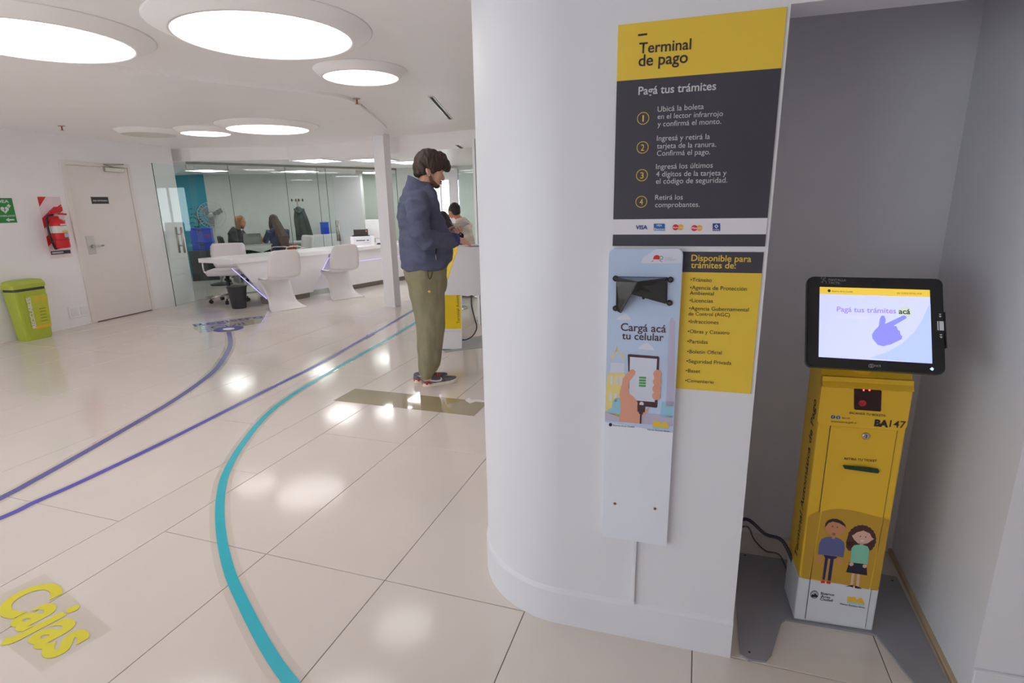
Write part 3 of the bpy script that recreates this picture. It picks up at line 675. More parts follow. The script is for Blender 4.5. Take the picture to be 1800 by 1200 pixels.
# ------------------------------------------------------------------ list of procedures
l0, l1 = (pp(*sC(600, 160))-PA).dot(pd), (pp(*sC(1163, 160))-PA).dot(pd)
zt_, zm_, zb_ = pp(*sC(1165, 92)).z, pp(*sC(1160, 240)).z, pp(*sC(1085, 1086)).z
ls = thing('procedures_sign', 'yellow list of available procedures with a charcoal heading beside the charger', 'sign', ps((l0+l1)/2, zb_))
bm = BM(); pbox(bm, l0-.012, l1, zm_, zt_, .0008, .003); hd_ = obj('heading_panel', bm, m_charc, ls)
bm = BM(); pbox(bm, l0-.012, l1, zb_, zm_, .0008, .003); ly = obj('list_panel', bm, m_yel, ls)
TO2 = .0034
ptext('Disponible para', sC, 660, 152, 1080, 160, m_yel, hd_, .012, TO2); ptext('trámites de:', sC, 657, 202, 972, 206, m_yel, hd_, .012, TO2)
for tx, x0, y0, x1, y1 in (('•Tránsito', 653, 297, 804, 301), ('•Agencia de Protección', 651, 352, 1050, 362), ('Ambiental', 649, 390, 817, 395), ('•Licencias', 648, 442, 811, 447), ('•Agencia Gubernamental', 645, 497, 1063, 508), ('de Control (AGC)', 640, 535, 930, 543), ('•Infracciones', 640, 589, 851, 597), ('•Obras y Catastro', 636, 658, 927, 669), ('•Partidas', 632, 729, 775, 735), ('•Boletín Oficial', 632, 800, 873, 809), ('•Seguridad Privada', 627, 867, 941, 882), ('•Baset', 622, 934, 723, 939), ('•Cementerio', 618, 1002, 818, 1014)):
    ptext(tx, sC, x0, y0, x1, y1, m_ink, ly, 0, TO2)

# ------------------------------------------------------------------ phone charging panel
CO = .022                                             # stands off the partition
CPL = Plane(PA+PN*CO, PN)
def cp(u, v, off=0.): return CPL(u, v, off)
sD = crop(1060, 430, 9.2333); sE = crop(1060, 560, 5.714)
c0, c1 = (cp(1064.5, 690)-PA).dot(pd), (cp(1187, 690)-PA).dot(pd); cz0, cz1 = cp(1115, 951).z, cp(1135, 437).z; cprint = cp(1120, 752).z
ch = thing('charging_panel', 'tall pale blue phone charging panel mounted on the partition', 'charging panel', ps((c0+c1)/2, cz0))
pts = [(x, y) for x, y in rrect(c1-c0, cz1-cz0, .018, 5) if True]
pts = [(x, y) if y > 0 else (math.copysign((c1-c0)/2, x), -(cz1-cz0)/2) for x, y in pts]
pts2 = []
for p in pts:
    if not pts2 or p != pts2[-1]: pts2.append(p)
if pts2[0] == pts2[-1]: pts2.pop()
cc0, ccz = (c0+c1)/2, (cz0+cz1)/2
bm = BM(); prism(bm, [ps(cc0+x, ccz+y, .0008) for x, y in pts2], PN*(CO-.0008)); obj('panel', bm, M('pale_white_panel', '#dfe2ee', .35, var=.01), ch, tri=True)
m_sky = M('sky_blue_print', '#b7c9e6', .4, var=.04, scale=5); m_cloud = M('cloud_print', '#d3d6e8', .4, var=.01); m_dome = M('pale_yellow_print', '#e0cf86', .4); m_domew = M('pale_grey_print', '#cdd2e2', .4); m_obel = M('lilac_print', '#b9b3cc', .4); m_tealp = M('pale_teal_print', '#92c3dc', .4); m_hand = M('peach_print', '#d99b84', .45, var=.01); m_brown = M('maroon_print', '#4a3038', .45); m_green = M('battery_green', '#4f9e51', .45)
top = [(x, y) for x, y in pts2 if y > 0]; zsp = cprint-ccz
shape('sky_print', [ps(cc0+x*.998, ccz+y*.999, CO+.0003) for x, y in top] + [ps(c0, cprint+.01, CO+.0003), ps(c1, cprint-.004, CO+.0003)], m_sky, ch)
def art(name, c, xy, mat, lv=1): return shape(name, [cp(*c(x, y), .0003+.0003*lv) for x, y in xy], mat, ch)
def carc(cx, cy, rx, ry, a0=0, a1=360, n=16): return [(cx+rx*math.cos(math.radians(a0+(a1-a0)*k/n)), cy-ry*math.sin(math.radians(a0+(a1-a0)*k/n))) for k in range(n+1 if a1-a0 < 360 else n)]
art('cloud', sD, [(615, 300), (640, 230), (690, 170), (760, 150), (800, 110), (870, 65), (1230, 62), (1275, 120), (1275, 300)], m_cloud)
art('cloud', sD, [(215, 1215), (250, 1170), (330, 1140), (370, 1115), (420, 1160), (460, 1215)], m_cloud)
art('cloud', sE, [(345, 300), (380, 268), (440, 240), (490, 275), (520, 318)], m_cloud)
art('obelisk', sE, [(630, 880), (668, 30), (690, -12), (726, 35), (715, 880)], m_obel)
art('tower', sE, [(575, 990), (590, 830), (705, 830), (705, 990)], m_tealp)
art('dome', sE, [(138, 320)] + [(145, 270), (158, 320)] + carc(146, 440, 70, 115, 0, 180)[::1], m_dome)
art('drum', sE, [(75, 440), (217, 445), (212, 545), (70, 540)], m_domew)
art('facade', sE, [(50, 540), (225, 548), (215, 690), (200, 1000), (22, 940), (30, 690)], m_dome)
for x, y in ((78, 570), (130, 575), (172, 578), (68, 740), (118, 745)): art('arch_window', sE, [(x, y), (x+22, y+1), (x+20, y+90), (x-2, y+88)], m_domew, 2)
art('small_dome', sE, [(25, 935), (60, 905), (95, 890)] + carc(150, 880, 60, 90, 180, 60, 8) + [(185, 900), (185, 960)], m_tealp, 2)
art('ground', sE, [(20, 930), (180, 915), (700, 975), (703, 1082), (20, 1022)], m_obel, 1)
art('phone_body', sE, [(248, 365), (258, 354), (556, 377), (566, 390), (545, 885), (538, 893), (420, 880), (345, 870), (260, 700)], m_brown, 3)
art('phone_screen', sE, [(271, 381), (543, 402), (520, 835), (340, 820), (262, 760)], m_domew, 4)
art('home_button', sE, carc(387, 853, 22, 22), m_cloud, 4)
art('battery_outline', sE, [(362, 565), (380, 563), (381, 548), (418, 550), (418, 567), (436, 570), (432, 682), (358, 678)], m_cloud, 5)
for k in range(4): art('battery_bar', sE, [(364-k, 578+k*27), (433-k, 582+k*27), (432-k, 602+k*27), (363-k, 598+k*27)], m_green, 6)
art('hand', sE, [(165, 1030), (178, 900), (165, 760), (185, 680), (205, 590), (250, 540), (275, 512), (305, 505), (328, 530), (320, 560), (262, 632), (258, 748), (300, 775), (345, 830), (350, 870), (380, 960), (385, 1050)], m_hand, 5)
for x, y in ((548, 552), (545, 630), (540, 703), (537, 772)): art('finger', sE, carc(x, y, 44, 42), m_hand, 6)
art('fingers_join', sE, [(515, 560), (580, 560), (572, 770), (510, 770)], m_hand, 5)
art('wrist', sE, [(385, 960), (420, 910), (468, 885), (440, 940), (385, 985)], m_hand, 4)
art('plug', sE, [(345, 860), (424, 868), (420, 935), (400, 940), (400, 958), (362, 952), (360, 935), (346, 930)], m_brown, 6)
art('cable_print', sE, [(372, 950), (390, 952), (383, 1052), (368, 1050)], m_brown, 6)
ct = lambda b, c, x0, y0, x1, y1, m, bold=0.: text(b, cp(*c(x0, y0), .0006), cp(*c(x1, y1), .0006), m, ch, bold=bold)
ct('Cargá acá', sE, 178, 118, 632, 138, m_brown, .012); ct('tu celular', sE, 190, 203, 608, 222, m_brown, .012)
ct('Ciudad', sD, 1005, 220, 1120, 222, m_obel); ct('Inteligente', sD, 1005, 250, 1188, 254, m_obel)
art('cap_mark', sD, [(800, 235), (812, 232), (825, 190), (850, 168), (890, 166), (915, 185), (915, 240)], m_cred, 2); art('cap_mark', sD, [(778, 275), (815, 250), (825, 258), (785, 278)], m_cred, 2); art('cap_mark', sD, [(915, 245), (960, 270), (955, 278), (910, 255)], m_cred, 2)
art('round_mark', sD, carc(945, 212, 33, 33), m_green, 2); art('round_mark', sD, carc(945, 212, 22, 22), m_cloud, 3)
art('crest', sE, carc(75, 1063, 17, 18), m_ink, 2); ct('Buenos Aires Ciudad', sE, 103, 1075, 315, 1092, m_ink)
art('ba_logo', sE, [(508, 1022), (580, 1030), (585, 1060), (625, 1030), (645, 1055), (662, 1085), (660, 1100), (500, 1085)], m_yel, 2); art('ba_logo', sE, [(500, 1085), (660, 1100), (658, 1113), (500, 1102)], m_tealp, 3)
ct('Vamos Buenos Aires', sE, 443, 1118, 664, 1138, m_ink)
for q in ((1080.5, 884.5), (1151, 893.5)):
    p = cp(*q); bm = BM(); lathe(bm, p, [(.0042, 0), (.0042, .002), (.002, .003)], 12, axis=PN); obj('screw', bm, M('brass_screw', '#9a6038', .4, .7), ch)
p = cp(*sD(657, 862)); bm = BM(); lathe(bm, p, [(.0042, 0), (.0042, .001)], 12, axis=PN); obj('cable_hole', bm, m_black, ch)
# black folded phone tray
tr = thing('phone_tray', 'glossy black folded phone tray screwed to the charging panel', 'tray', cp(*sD(480, 750)))
m_acr = M('black_acrylic', '#111214', .08, coat=.5)
def T(x, y, o): return cp(*sD(x, y), o)
def plate(name, quad, th=.004, mat=m_acr):
    nrm = (quad[1]-quad[0]).cross(quad[2]-quad[0]).normalized(); 
    bm = BM(); prism(bm, quad, nrm*th); return obj(name, bm, mat, tr)
plate('back_plate', [T(215, 515, .001), T(1050, 525, .001), T(1040, 950, .001), T(480, 752, .001), T(285, 1095, .001), T(212, 1060, .001)])
plate('front_flap', [T(225, 570, .012), T(585, 556, .055), T(478, 752, .055), T(285, 1095, .012), T(215, 1050, .012)])
plate('inner_flap', [T(585, 556, .055), T(1015, 560, .012), T(1025, 950, .012), T(478, 752, .055)])
plate('top_lip', [T(225, 522, .004), T(1040, 530, .004), T(1015, 558, .014), T(585, 552, .057), T(230, 568, .014)])
for x, y in ((205, 545), (1095, 565), (205, 1027), (1080, 940)):
    p = T(x, y, 0); bm = BM(); lathe(bm, p, [(.0085, 0), (.0085, .005), (.007, .006)], 18, axis=PN); t_ = obj('screw_tab', bm, m_acr, tr)
    bm = BM(); lathe(bm, p+PN*.006, [(.0045, 0), (.004, .002)], 12, axis=PN); obj('screw', bm, m_dark, t_)
# conduit below the panel
s = (pp(1114, 1010)-PA).dot(pd); zA = pp(1112, 1075).z
o = thing('cable_conduit', 'thin white cable conduit running down from the charging panel', 'conduit', ps(s, zA))
bm = BM(); pbox(bm, s-.006, s+.006, .14, cz0+.01, .0005, .012, .002); obj('channel', bm, m_part, o)
bm = BM(); pbox(bm, s-.0075, s+.0075, .138, .15, .0005, .014, .002); obj('end_cap', bm, m_part, o)

# ------------------------------------------------------------------ payment kiosk in the niche
K1, K2 = fl(1395, 1092), fl(1528, 1113); kd = (K2-K1).normalized(); kw = (K2-K1).length
KPn = vplane(K1, K2); KN = KPn.n
def kp(u, v, off=0.): return KPn(u, v, off)
def ks(s, z, o=0.): return K1+kd*s+KN*o+V((0, 0, z))
def kbox(bm, s0, s1, z0, z1, o0, o1, bev=0., mi=0):
    Mx = Matrix(((kd.x, KN.x, 0, K1.x), (kd.y, KN.y, 0, K1.y), (0, 0, 1, 0), (0, 0, 0, 1))); box(bm, (s0, o0, z0), (s1, o1, z1), bev, Mx, mi)
bz = .007
kio = thing('payment_kiosk', 'yellow and white payment kiosk with a tilted touch screen in the niche', 'kiosk', ks(kw/2, 0, -.08))
poly = [(1298, 973), (1391, 987), (1450, 1000), (1549, 1011), (1576, 1016), (1600, 1065), (1661, 1192), (1672, 1215), (1660, 1226), (1625, 1222), (1603, 1200), (1547, 1128), (1540, 1119), (1531, 1116), (1381, 1091), (1373, 1096), (1356, 1152), (1345, 1165), (1315, 1161), (1301, 1152), (1294, 1060)]
bm = BM(); prism(bm, [fl(*q) for q in poly], (0, 0, bz)); bp_ = obj('base_plate', bm, m_plate, kio, tri=True)
for q in ((1309, 969+9), (1317, 1149), (1568, 1023)):
    p = fl(*q)+V((0, 0, bz)); bm = BM(); lathe(bm, p, [(.004, 0), (.0035, .0015)], 12); obj('bolt', bm, m_dark, bp_)
m_kw = M('white_powder_coat', '#d6dae0', .4, var=.01); KDP = .17
zyw = kp(1405, 1016).z; ztop_ = kp(1449, 660).z; zh0 = kp(1452, 746).z
bm = BM(); kbox(bm, 0, kw+.01, bz, zyw, -KDP, -.004, .006); obj('lower_body', bm, m_kw, kio)
bm = BM(); kbox(bm, 0, kw+.01, zyw, ztop_-.02, -KDP, -.004, .006); obj('upper_body', bm, m_yelk, kio)
dsl, dsr = (kp(1441, 900)-K1).dot(kd), (kp(1549, 930)-K1).dot(kd)
bm = BM(); kbox(bm, dsl-.002, dsr+.002, bz+.01, zh0, -.005, -.0033); obj('door_gap', bm, m_dark, kio)
kdoor = BM(); kbox(kdoor, dsl, dsr, zyw, zh0-.002, -.006, 0, .0012, 0); kbox(kdoor, dsl, dsr, bz+.012, zyw, -.006, 0, .0012, 1)
kdo = obj('service_door', kdoor, [m_yelk, m_kw], kio)
bm = BM(); hh_ = rrect(kw+.012, ztop_-zh0, .018, 4); hcz = (ztop_+zh0)/2
hp_ = [(x, y) if y < 0 else (math.copysign((kw+.012)/2, x), (ztop_-zh0)/2) for x, y in hh_]; h2 = []
for p in hp_:
    if not h2 or p != h2[-1]: h2.append(p)
if h2[0] == h2[-1]: h2.pop()
prism(bm, [ks(kw/2+x, hcz+y, -.01) for x, y in h2], KN*.016); hood = obj('scanner_hood', bm, m_yelk, kio, tri=True)
bm = BM(); prism(bm, [ks(-.006, ztop_-.035, .006), ks(-.006, ztop_-.03, .018), ks(-.006, ztop_+.03, -.03), ks(-.006, ztop_-.02, -KDP)], kd*(kw+.012)); obj('head_wedge', bm, m_yelk, kio)
HO = .0065
kc = crop(1390, 640, 4.6154)
def kt(b, x0, y0, x1, y1, m, par, bold=0., off=HO): text(b, kp(*kc(x0, y0), off), kp(*kc(x1, y1), off), m, par, bold=bold)
bm = BM(); prism(bm, [kp(*kc(x, y), HO-.004) for x, y in ((508, 195), (520, 188), (718, 203), (730, 213), (726, 370), (718, 377), (515, 362), (507, 352))], KN*.0045); scn = obj('scanner_window', bm, M('dark_red_glass', '#2a0a0c', .1), hood)
m_rled = M('red_scanner_led', (1, .05, .04), .4, var=0, emit=6)
for x in (585, 632):
    p = kp(*kc(x, 204), HO+.0008); bm = BM(); ball(bm, p, .0025, 10); obj('scanner_led', bm, m_rled, scn)
p = kp(*kc(575, 310), HO+.0006); shape('scan_spot', [p+kd*(.011*math.cos(a))+V((0, 0, .010*math.sin(a))) for a in [2*math.pi*k/20 for k in range(20)]], M('scanner_glow', (.22, .008, .008), .4, var=.4, scale=90, emit=.35), scn)
kt('ESCANEÁ TU BOLETA', 470, 395, 762, 419, m_ink, hood, .01); kt('BA', 668, 492, 782, 502, m_ink, hood, .06); kt('147', 792, 500, 918, 512, m_ink, hood, .01)
kt('/BA147', 407, 434, 475, 440, m_ink, hood); kt('buenosaires.gob.ar', 322, 463, 532, 476, m_ink, hood)
for x, y, mt, ch_ in ((338, 421, m_vblue, 'f'), (380, 425, m_vblue2, 't')):
    p = kp(*kc(x, y), HO+.0002); shape('social_icon', [p+kd*(.0062*math.cos(a))+V((0, 0, .0062*math.sin(a))) for a in [2*math.pi*k/20 for k in range(20)]], mt, hood)
    text(ch_, p-kd*.0018-V((0, 0, .0035)), p+kd*.0018-V((0, 0, .0035)), m_wprint, hood, off=.0005, h=.007)
DO = .0005
p = kp(*kc(608, 580), 0); bm = BM(); lathe(bm, p, [(.0115, 0), (.0115, .004), (.009, .006)], 24, axis=KN); lk = obj('lock', bm, m_chrome, kdo)
bm = BM(); prism(bm, [p+KN*.0062+kd*x+V((0, 0, z)) for x, z in ((-.001, -.006), (.001, -.006), (.001, .002), (.0025, .004), (0, .0065), (-.0025, .004), (-.001, .002))], KN*.0004); obj('keyhole', bm, m_black, lk)
kt('RETIRÁ TU TICKET', 433, 772, 697, 792, m_ink, kdo, .01, DO)
bm = BM(); prism(bm, [kp(*kc(x, y), 0) for x, y in ((420, 820), (432, 815), (705, 845), (712, 860), (700, 876), (430, 838))], KN*.009); sl_ = obj('ticket_slot', bm, M('dark_green_plastic', '#12402a', .25), kdo)
bm = BM(); prism(bm, [kp(*kc(x, y), .009) for x, y in ((495, 812), (640, 827), (640, 842), (492, 830))], KN*.006); obj('slot_lip', bm, MATS['dark_green_plastic'], sl_)
# printed couple on the door
km = crop(1410, 890, 5.217)
def kart(name, xy, mat, lv=1, par=kdo): return shape(name, [kp(*km(x, y), .0003+.0003*lv) for x, y in xy], mat, par)
kart('arch_print', [(78, 660), (180, 45), (260, 25), (350, 20), (450, 32), (560, 58), (680, 90), (745, 105), (615, 760), (300, 700)], m_yelk2, 0)
kart('arch_print', [(0, 655), (60, 95), (120, 65), (172, 46), (70, 668)], m_yelk2, 0, kio); kart('arch_print', [(622, 762), (752, 108), (800, 138), (775, 300), (695, 770)], m_yelk2, 0, kio)
m_b_sw = M('slate_blue_print', '#5d6596', .45); m_nav = M('navy_print', '#27255f', .45); m_tan = M('tan_print', '#c98a63', .45); m_mint = M('mint_print', '#86c7ac', .45); m_ink2 = M('dark_navy_print', '#241f38', .45); m_rose = M('rose_skin_print', '#dbb09e', .45); m_hairp = M('brown_print', '#4a2c2b', .45)
cl = lambda cx, cy, rx, ry, n=18: [(cx+rx*math.cos(2*math.pi*k/n), cy+ry*math.sin(2*math.pi*k/n)) for k in range(n)]
kart('printed_legs', [(192, 440), (325, 458), (310, 475), (290, 480), (262, 680), (232, 677), (258, 480), (238, 475), (208, 672), (184, 668), (210, 470)], m_nav, 1)
kart('printed_shoes', [(170, 678), (208, 680), (208, 702), (172, 700)], m_cred, 1); kart('printed_shoes', [(222, 682), (262, 686), (260, 710), (224, 706)], m_cred, 1)
kart('printed_sweater', [(145, 435), (155, 340), (175, 300), (215, 278), (255, 275), (310, 280), (355, 300), (385, 330), (390, 380), (378, 465), (345, 462), (325, 452), (190, 438), (172, 440)], m_b_sw, 2)
kart('printed_hands', cl(160, 480, 26, 34), m_tan, 1); kart('printed_hands', cl(345, 505, 28, 32), m_tan, 1)
kart('printed_head', cl(303, 198, 96, 66), m_tan, 3); kart('printed_head', [(272, 250), (305, 250), (300, 292), (272, 292)], m_tan, 3)
kart('printed_hair', [(208, 190), (212, 155), (235, 125), (275, 110), (320, 112), (365, 132), (395, 165), (402, 200), (390, 180), (340, 150), (280, 135), (240, 150)], m_ink, 4)
for x, y in ((277, 181), (323, 187)): kart('printed_eye', cl(x, y, 6, 6, 10), m_ink, 5)
kart('printed_mouth', [(278, 240), (305, 243), (304, 247), (278, 244)], m_hairp, 5)
hx = [(400, 330)]
for k in range(40):
    a = math.radians(200+k*8.2); rr = 1+.05*(k % 2); cx, cy = 545+130*math.cos(a)*rr, 300+128*math.sin(a)*rr; hx.append((cx, cy))
kart('printed_curls', hx, m_hairp, 1)
kart('printed_curls', [(405, 330), (450, 320), (460, 400), (425, 405), (402, 370)], m_hairp, 1)
kart('printed_face', [(455, 265), (475, 255), (500, 235), (560, 218), (620, 245), (640, 285), (660, 295), (635, 310), (600, 335), (555, 345), (510, 335), (475, 300)], m_rose, 3); kart('printed_face', [(530, 330), (560, 335), (555, 368), (528, 365)], m_rose, 3)
for x, y in ((533, 271), (581, 277)): kart('printed_eye', cl(x, y, 6, 6, 10), m_ink, 5)
kart('printed_mouth', [(530, 302), (568, 306), (555, 318), (540, 316)], m_wprint, 5)
kart('printed_legs', [(455, 610), (480, 612), (466, 728), (440, 725)], m_rose, 1); kart('printed_legs', [(505, 615), (530, 618), (520, 735), (493, 730)], m_rose, 1)
kart('printed_shoes', [(395, 732), (440, 720), (468, 716), (466, 742), (440, 732)], m_ink, 2); kart('printed_shoes', [(480, 745), (486, 722), (520, 735), (550, 752), (520, 752)], m_ink, 2)
kart('printed_skirt', [(432, 508), (590, 525), (595, 630), (402, 600)], m_ink2, 2)
kart('printed_top', [(440, 510), (452, 380), (475, 352), (520, 346), (560, 350), (600, 365), (615, 395), (600, 530), (575, 525), (470, 512)], m_mint, 4)
kart('printed_hands', cl(450, 525, 20, 17), m_rose, 5); kart('printed_hands', cl(572, 543, 20, 17), m_rose, 5)
kart('crest', cl(112, 806, 37, 37, 24), m_ink, 1); kart('crest', cl(112, 806, 32, 32, 24), M('grey_print', '#b9bcc4', .45), 2); kart('crest', [(82, 815), (95, 800), (105, 808), (118, 790), (130, 805), (142, 815), (138, 830), (86, 828)], m_ink, 3)
for b, x0, y0, x1, y1 in (('Buenos', 170, 803, 292, 818), ('Aires', 168, 830, 256, 842), ('Ciudad', 162, 855, 278, 870)): text(b, kp(*km(x0, y0), .0008), kp(*km(x1, y1), .0008), m_ink, kdo, bold=.012)
text('Vamos Buenos Aires', kp(*km(343, 894), .0008), kp(*km(571, 932), .0008), m_ink, kdo, bold=.012)
kart('ba_logo', [(415, 825), (490, 830), (500, 855), (540, 832), (560, 860), (574, 890), (570, 900), (412, 872)], m_yelk, 1); kart('ba_logo', [(412, 868), (572, 893), (570, 908), (410, 885)], m_tealp, 2)
# lettering up the left side of the kiosk
lft = lambda z, d: ks(-.0008, z, -d)
text('Terminal Automática de Pago', lft(zyw+.04, .05), lft(ztop_-.1, .05), m_ink, kio, up=-KN, off=0.0, bold=.01)
# tablet head
TC = V((.5015, 1.824, 1.0905)); tyaw, ttilt, tw_, th_ = .02, .446, .35, .279
tr_ = V((math.cos(tyaw), math.sin(tyaw), 0)); tb = V((-math.sin(tyaw), math.cos(tyaw), 0)); tu = V((0, 0, 1))*math.cos(ttilt)+tb*math.sin(ttilt); tn = tr_.cross(tu)
TPn = Plane(TC, tn); tc_ = crop(1410, 475, 6.485)
def tpx(x, y, off=0.): return TPn(*tc_(x, y), off)
bm = BM(); R_ = [TC+tr_*x+tu*y for x, y in rrect(tw_, th_, .018, 6)]
loft(bm, [[p-tn*.045 + (TC-p)*.06 for p in R_], [p-tn*.03 for p in R_], [p-tn*.004 for p in R_], [p+(TC-p)*.012 for p in R_]], smooth=False); tab = obj('tablet_shell', bm, m_black, kio)
bm = BM(); prism(bm, [TC+tr_*x*1.006+tu*y*1.006-tn*.022 for x, y in rrect(tw_, th_, .018, 6)], tn*.012); obj('steel_rim', bm, M('grey_rim', '#5d5f62', .4, .4), tab)
bm = BM(); cyl(bm, TC-tn*.04-tu*.06, ks(kw/2, ztop_-.02, -.09), .035, .045); obj('mount_arm', bm, m_yelk, kio)
def emis(name, col, e): return M(name, col, .2, var=0, emit=e)
e_bg = emis('screen_white', (.58, .62, .95), .8); e_bg2 = emis('screen_blue', (.44, .54, .95), .8); e_y = emis('screen_yellow', (.75, .52, .06), .8); e_hand = emis('screen_hand', (.24, .24, .92), .9); e_txt = emis('screen_text', (.33, .22, .85), .8); e_pale = emis('screen_pale_text', (.62, .55, .75), .85); e_gr = emis('screen_green', (.55, .62, .52), .85); e_dk = emis('screen_dark', (.03, .05, .07), .3)
def sart(name, xy, mat, lv=1): return shape(name, [tpx(x, y, .0003+.0003*lv) for x, y in xy], mat, scr)
scr = shape('screen', [tpx(x, y, .0004) for x, y in ((200, 188), (1455, 224), (1483, 1062), (187, 986))], e_bg, tab)
sart('header_bar', [(200, 188), (1455, 224), (1457, 306), (199, 270)], e_y, 1)
sart('blue_corner', [(760, 1000), (960, 935), (1130, 840), (1270, 710), (1370, 560), (1430, 420), (1462, 380), (1483, 1062), (1200, 1040)], e_bg2, 1)
sart('touch_target', carc(1168, 480, 84, 70, n=24), e_gr, 2)
sart('hand_icon', [(905, 515), (935, 520), (952, 560), (945, 612), (1150, 515), (1180, 520), (1190, 545), (1040, 632), (1075, 640), (1090, 680), (1112, 695), (1118, 730), (1140, 755), (1132, 785), (1010, 845), (920, 866), (860, 850), (800, 780), (795, 735), (820, 690), (870, 640), (885, 550)], e_hand, 3)
tt = lambda b, x0, y0, x1, y1, m, bold=0., par=None, lv=.0012: text(b, tpx(x0, y0, lv), tpx(x1, y1, lv), m, par or scr, up=tu, bold=bold, off=0)
tt('Pagá tus trámites', 395, 470, 1070, 492, e_txt, .012); tt('acá', 1100, 496, 1230, 500, e_dk, .02, lv=.0016); tt('Tocá la pantalla', 395, 540, 778, 552, e_pale)
tt('Buenos Aires Ciudad', 340, 246, 575, 252, e_dk); tt('EN TODO ESTÁS VOS', 1080, 270, 1362, 276, e_dk); sart('crest', carc(307, 233, 17, 17), e_dk, 2)
m_bez = M('bezel_grey_print', '#9b9aa0', .5)
tt('PANTALLA', 298, 120, 500, 126, m_bez, .01, tab, .0008); tt('TÁCTIL', 298, 154, 435, 158, m_bez, .01, tab, .0008); tt('NCR', 826, 1098, 902, 1102, m_bez, .02, tab, .0008)
bm = BM()
for cx in (778, 798):
    for k in range(20):
        a0, a1 = 2*math.pi*k/20, 2*math.pi*(k+1)/20; q = lambda r, a: tpx(cx+r*math.cos(a), 1088+r*math.sin(a), .0008)
        face(bm, [q(15, a0), q(22, a0), q(22, a1), q(15, a1)])
obj('maker_mark', bm, m_bez, tab)
bm = BM()
for pth in ([(213, 140), (225, 128), (232, 140)], [(232, 145), (238, 88), (248, 88), (250, 120), (272, 124), (276, 148)]):
    tube(bm, [tpx(x, y, .0005) for x, y in pth], .0008, 6)
tube(bm, [tpx(x, y, .0005) for x, y in carc(240, 92, 24, 20, -20, 200, 8)], .0008, 6); obj('touch_icon', bm, m_bez, tab)
bm = BM(); lathe(bm, tpx(815, 118), [(.003, 0), (.003, .0005)], 14, axis=tn); obj('camera_lens', bm, m_dark, tab)
for xy in ([(1555, 495), (1588, 497), (1572, 512)], [(1555, 518), (1590, 520), (1573, 540)], [(1562, 728), (1600, 730), (1582, 745)], [(1564, 752), (1602, 755), (1584, 775)], [(1538, 580), (1552, 580), (1556, 684), (1542, 682)], [(1562, 580), (1612, 582), (1617, 687), (1566, 684)]):
    shape('card_icon', [tpx(x, y, .0006) for x, y in xy], MATS['white_print'], tab)
shape('status_led', [tpx(x, y, .0006) for x, y in ((1455, 1122), (1480, 1105), (1500, 1120), (1490, 1142), (1475, 1140))], emis('blue_led', (.15, .3, 1), 6), tab)
bm = BM(); prism(bm, [tpx(1622, 470, -.03), tpx(1640, 470, -.03), tpx(1662, 880, -.03), tpx(1645, 880, -.03)], tn*.026); obj('card_reader', bm, m_black, tab)
# kiosk cables
o = thing('power_cable', 'dark violet power cable running from behind the partition to the kiosk', 'cable', fl(1340, 945))
bm = BM(); tube(bm, bez([V((.2, 2.2, .13)), aty(1312, 912, 2.05), aty(1345, 938, 2.03), aty(1375, 950, 2.0), V((.4, 1.972, .158))], 6), .0065, 8); obj('sheath', bm, M('dark_violet_cable', '#35344c', .5), o)
o = thing('thin_cable', 'thin brown cable drooping onto the grey base plate in the niche', 'cable', fl(1350, 975))
bm = BM(); tube(bm, bez([V((.2, 2.15, .14)), aty(1313, 925, 2.03), fl(1325, 955)+V((0, 0, .02)), fl(1345, 972)+V((0, 0, .012)), fl(1372, 982)+V((0, 0, .012)), V((.42, 2.02, .012))], 6), .003, 6); obj('sheath', bm, M('brown_cable', '#6d6358', .5), o)

# ------------------------------------------------------------------ reception counter
CP0, CP1 = V((-6.20, 6.13, 0)), V((-5.30, 9.95, 0)); cdr = (CP1-CP0).normalized(); cnr = V((-cdr.y, cdr.x, 0)); CLn = (CP1-CP0).length
def cpt(s, t, z): return CP0+cdr*s+cnr*t+V((0, 0, z))
ct_ = thing('reception_counter', 'long white reception counter with violet light strips', 'counter', cpt(CLn/2, .35, 0))
bm = BM(); prism(bm, [cpt(0, .0, .69), cpt(CLn, 0, .69), cpt(CLn, .72, .69), cpt(-.08, .72, .69)], (0, 0, .06)); obj('worktop', bm, m_white, ct_)
def fpanel(s0t, s0b, s1t, s1b):
    bm = BM(); prism(bm, [cpt(s0t, .03, .69), cpt(s1t, .03, .69), cpt(s1b, .10, .09), cpt(s0b, .10, .09)], cnr*.04); obj('front_panel', bm, m_white, ct_)
    for a, b in ((s0t, s0b), (s1t, s1b)):
        sg_ = -1 if (a, b) == (s0t, s0b) else 1
        bm = BM(); tube(bm, [cpt(a+.03*sg_, .085, .62), cpt(b+.012*sg_, .14, .10)], .005, 6); obj('light_strip', bm, m_led, ct_)
fpanel(.06, .56, 1.72, 1.38); fpanel(1.80, 2.05, CLn-.02, CLn-.25)
bm = BM(); prism(bm, [cpt(.62, .17, 0), cpt(1.36, .17, 0), cpt(1.36, .4, 0), cpt(.62, .4, 0)], (0, 0, .10)); obj('plinth', bm, M('brown_grey_plinth', '#8c8178', .3), ct_)
bm = BM(); prism(bm, [cpt(2.1, .17, 0), cpt(CLn-.2, .17, 0), cpt(CLn-.2, .4, 0), cpt(2.1, .4, 0)], (0, 0, .10)); obj('plinth', bm, MATS['brown_grey_plinth'], ct_)
bm = BM(); prism(bm, [cpt(1.35, .2, .1), cpt(2.1, .2, .1), cpt(2.1, .23, .1), cpt(1.35, .23, .1)], (0, 0, .59)); obj('recessed_panel', bm, m_white, ct_)
bm = BM(); tube(bm, [cpt(2.0, .055, .50), cpt(CLn-.3, .055, .50)], .005, 6); obj('light_strip', bm, m_led, ct_)
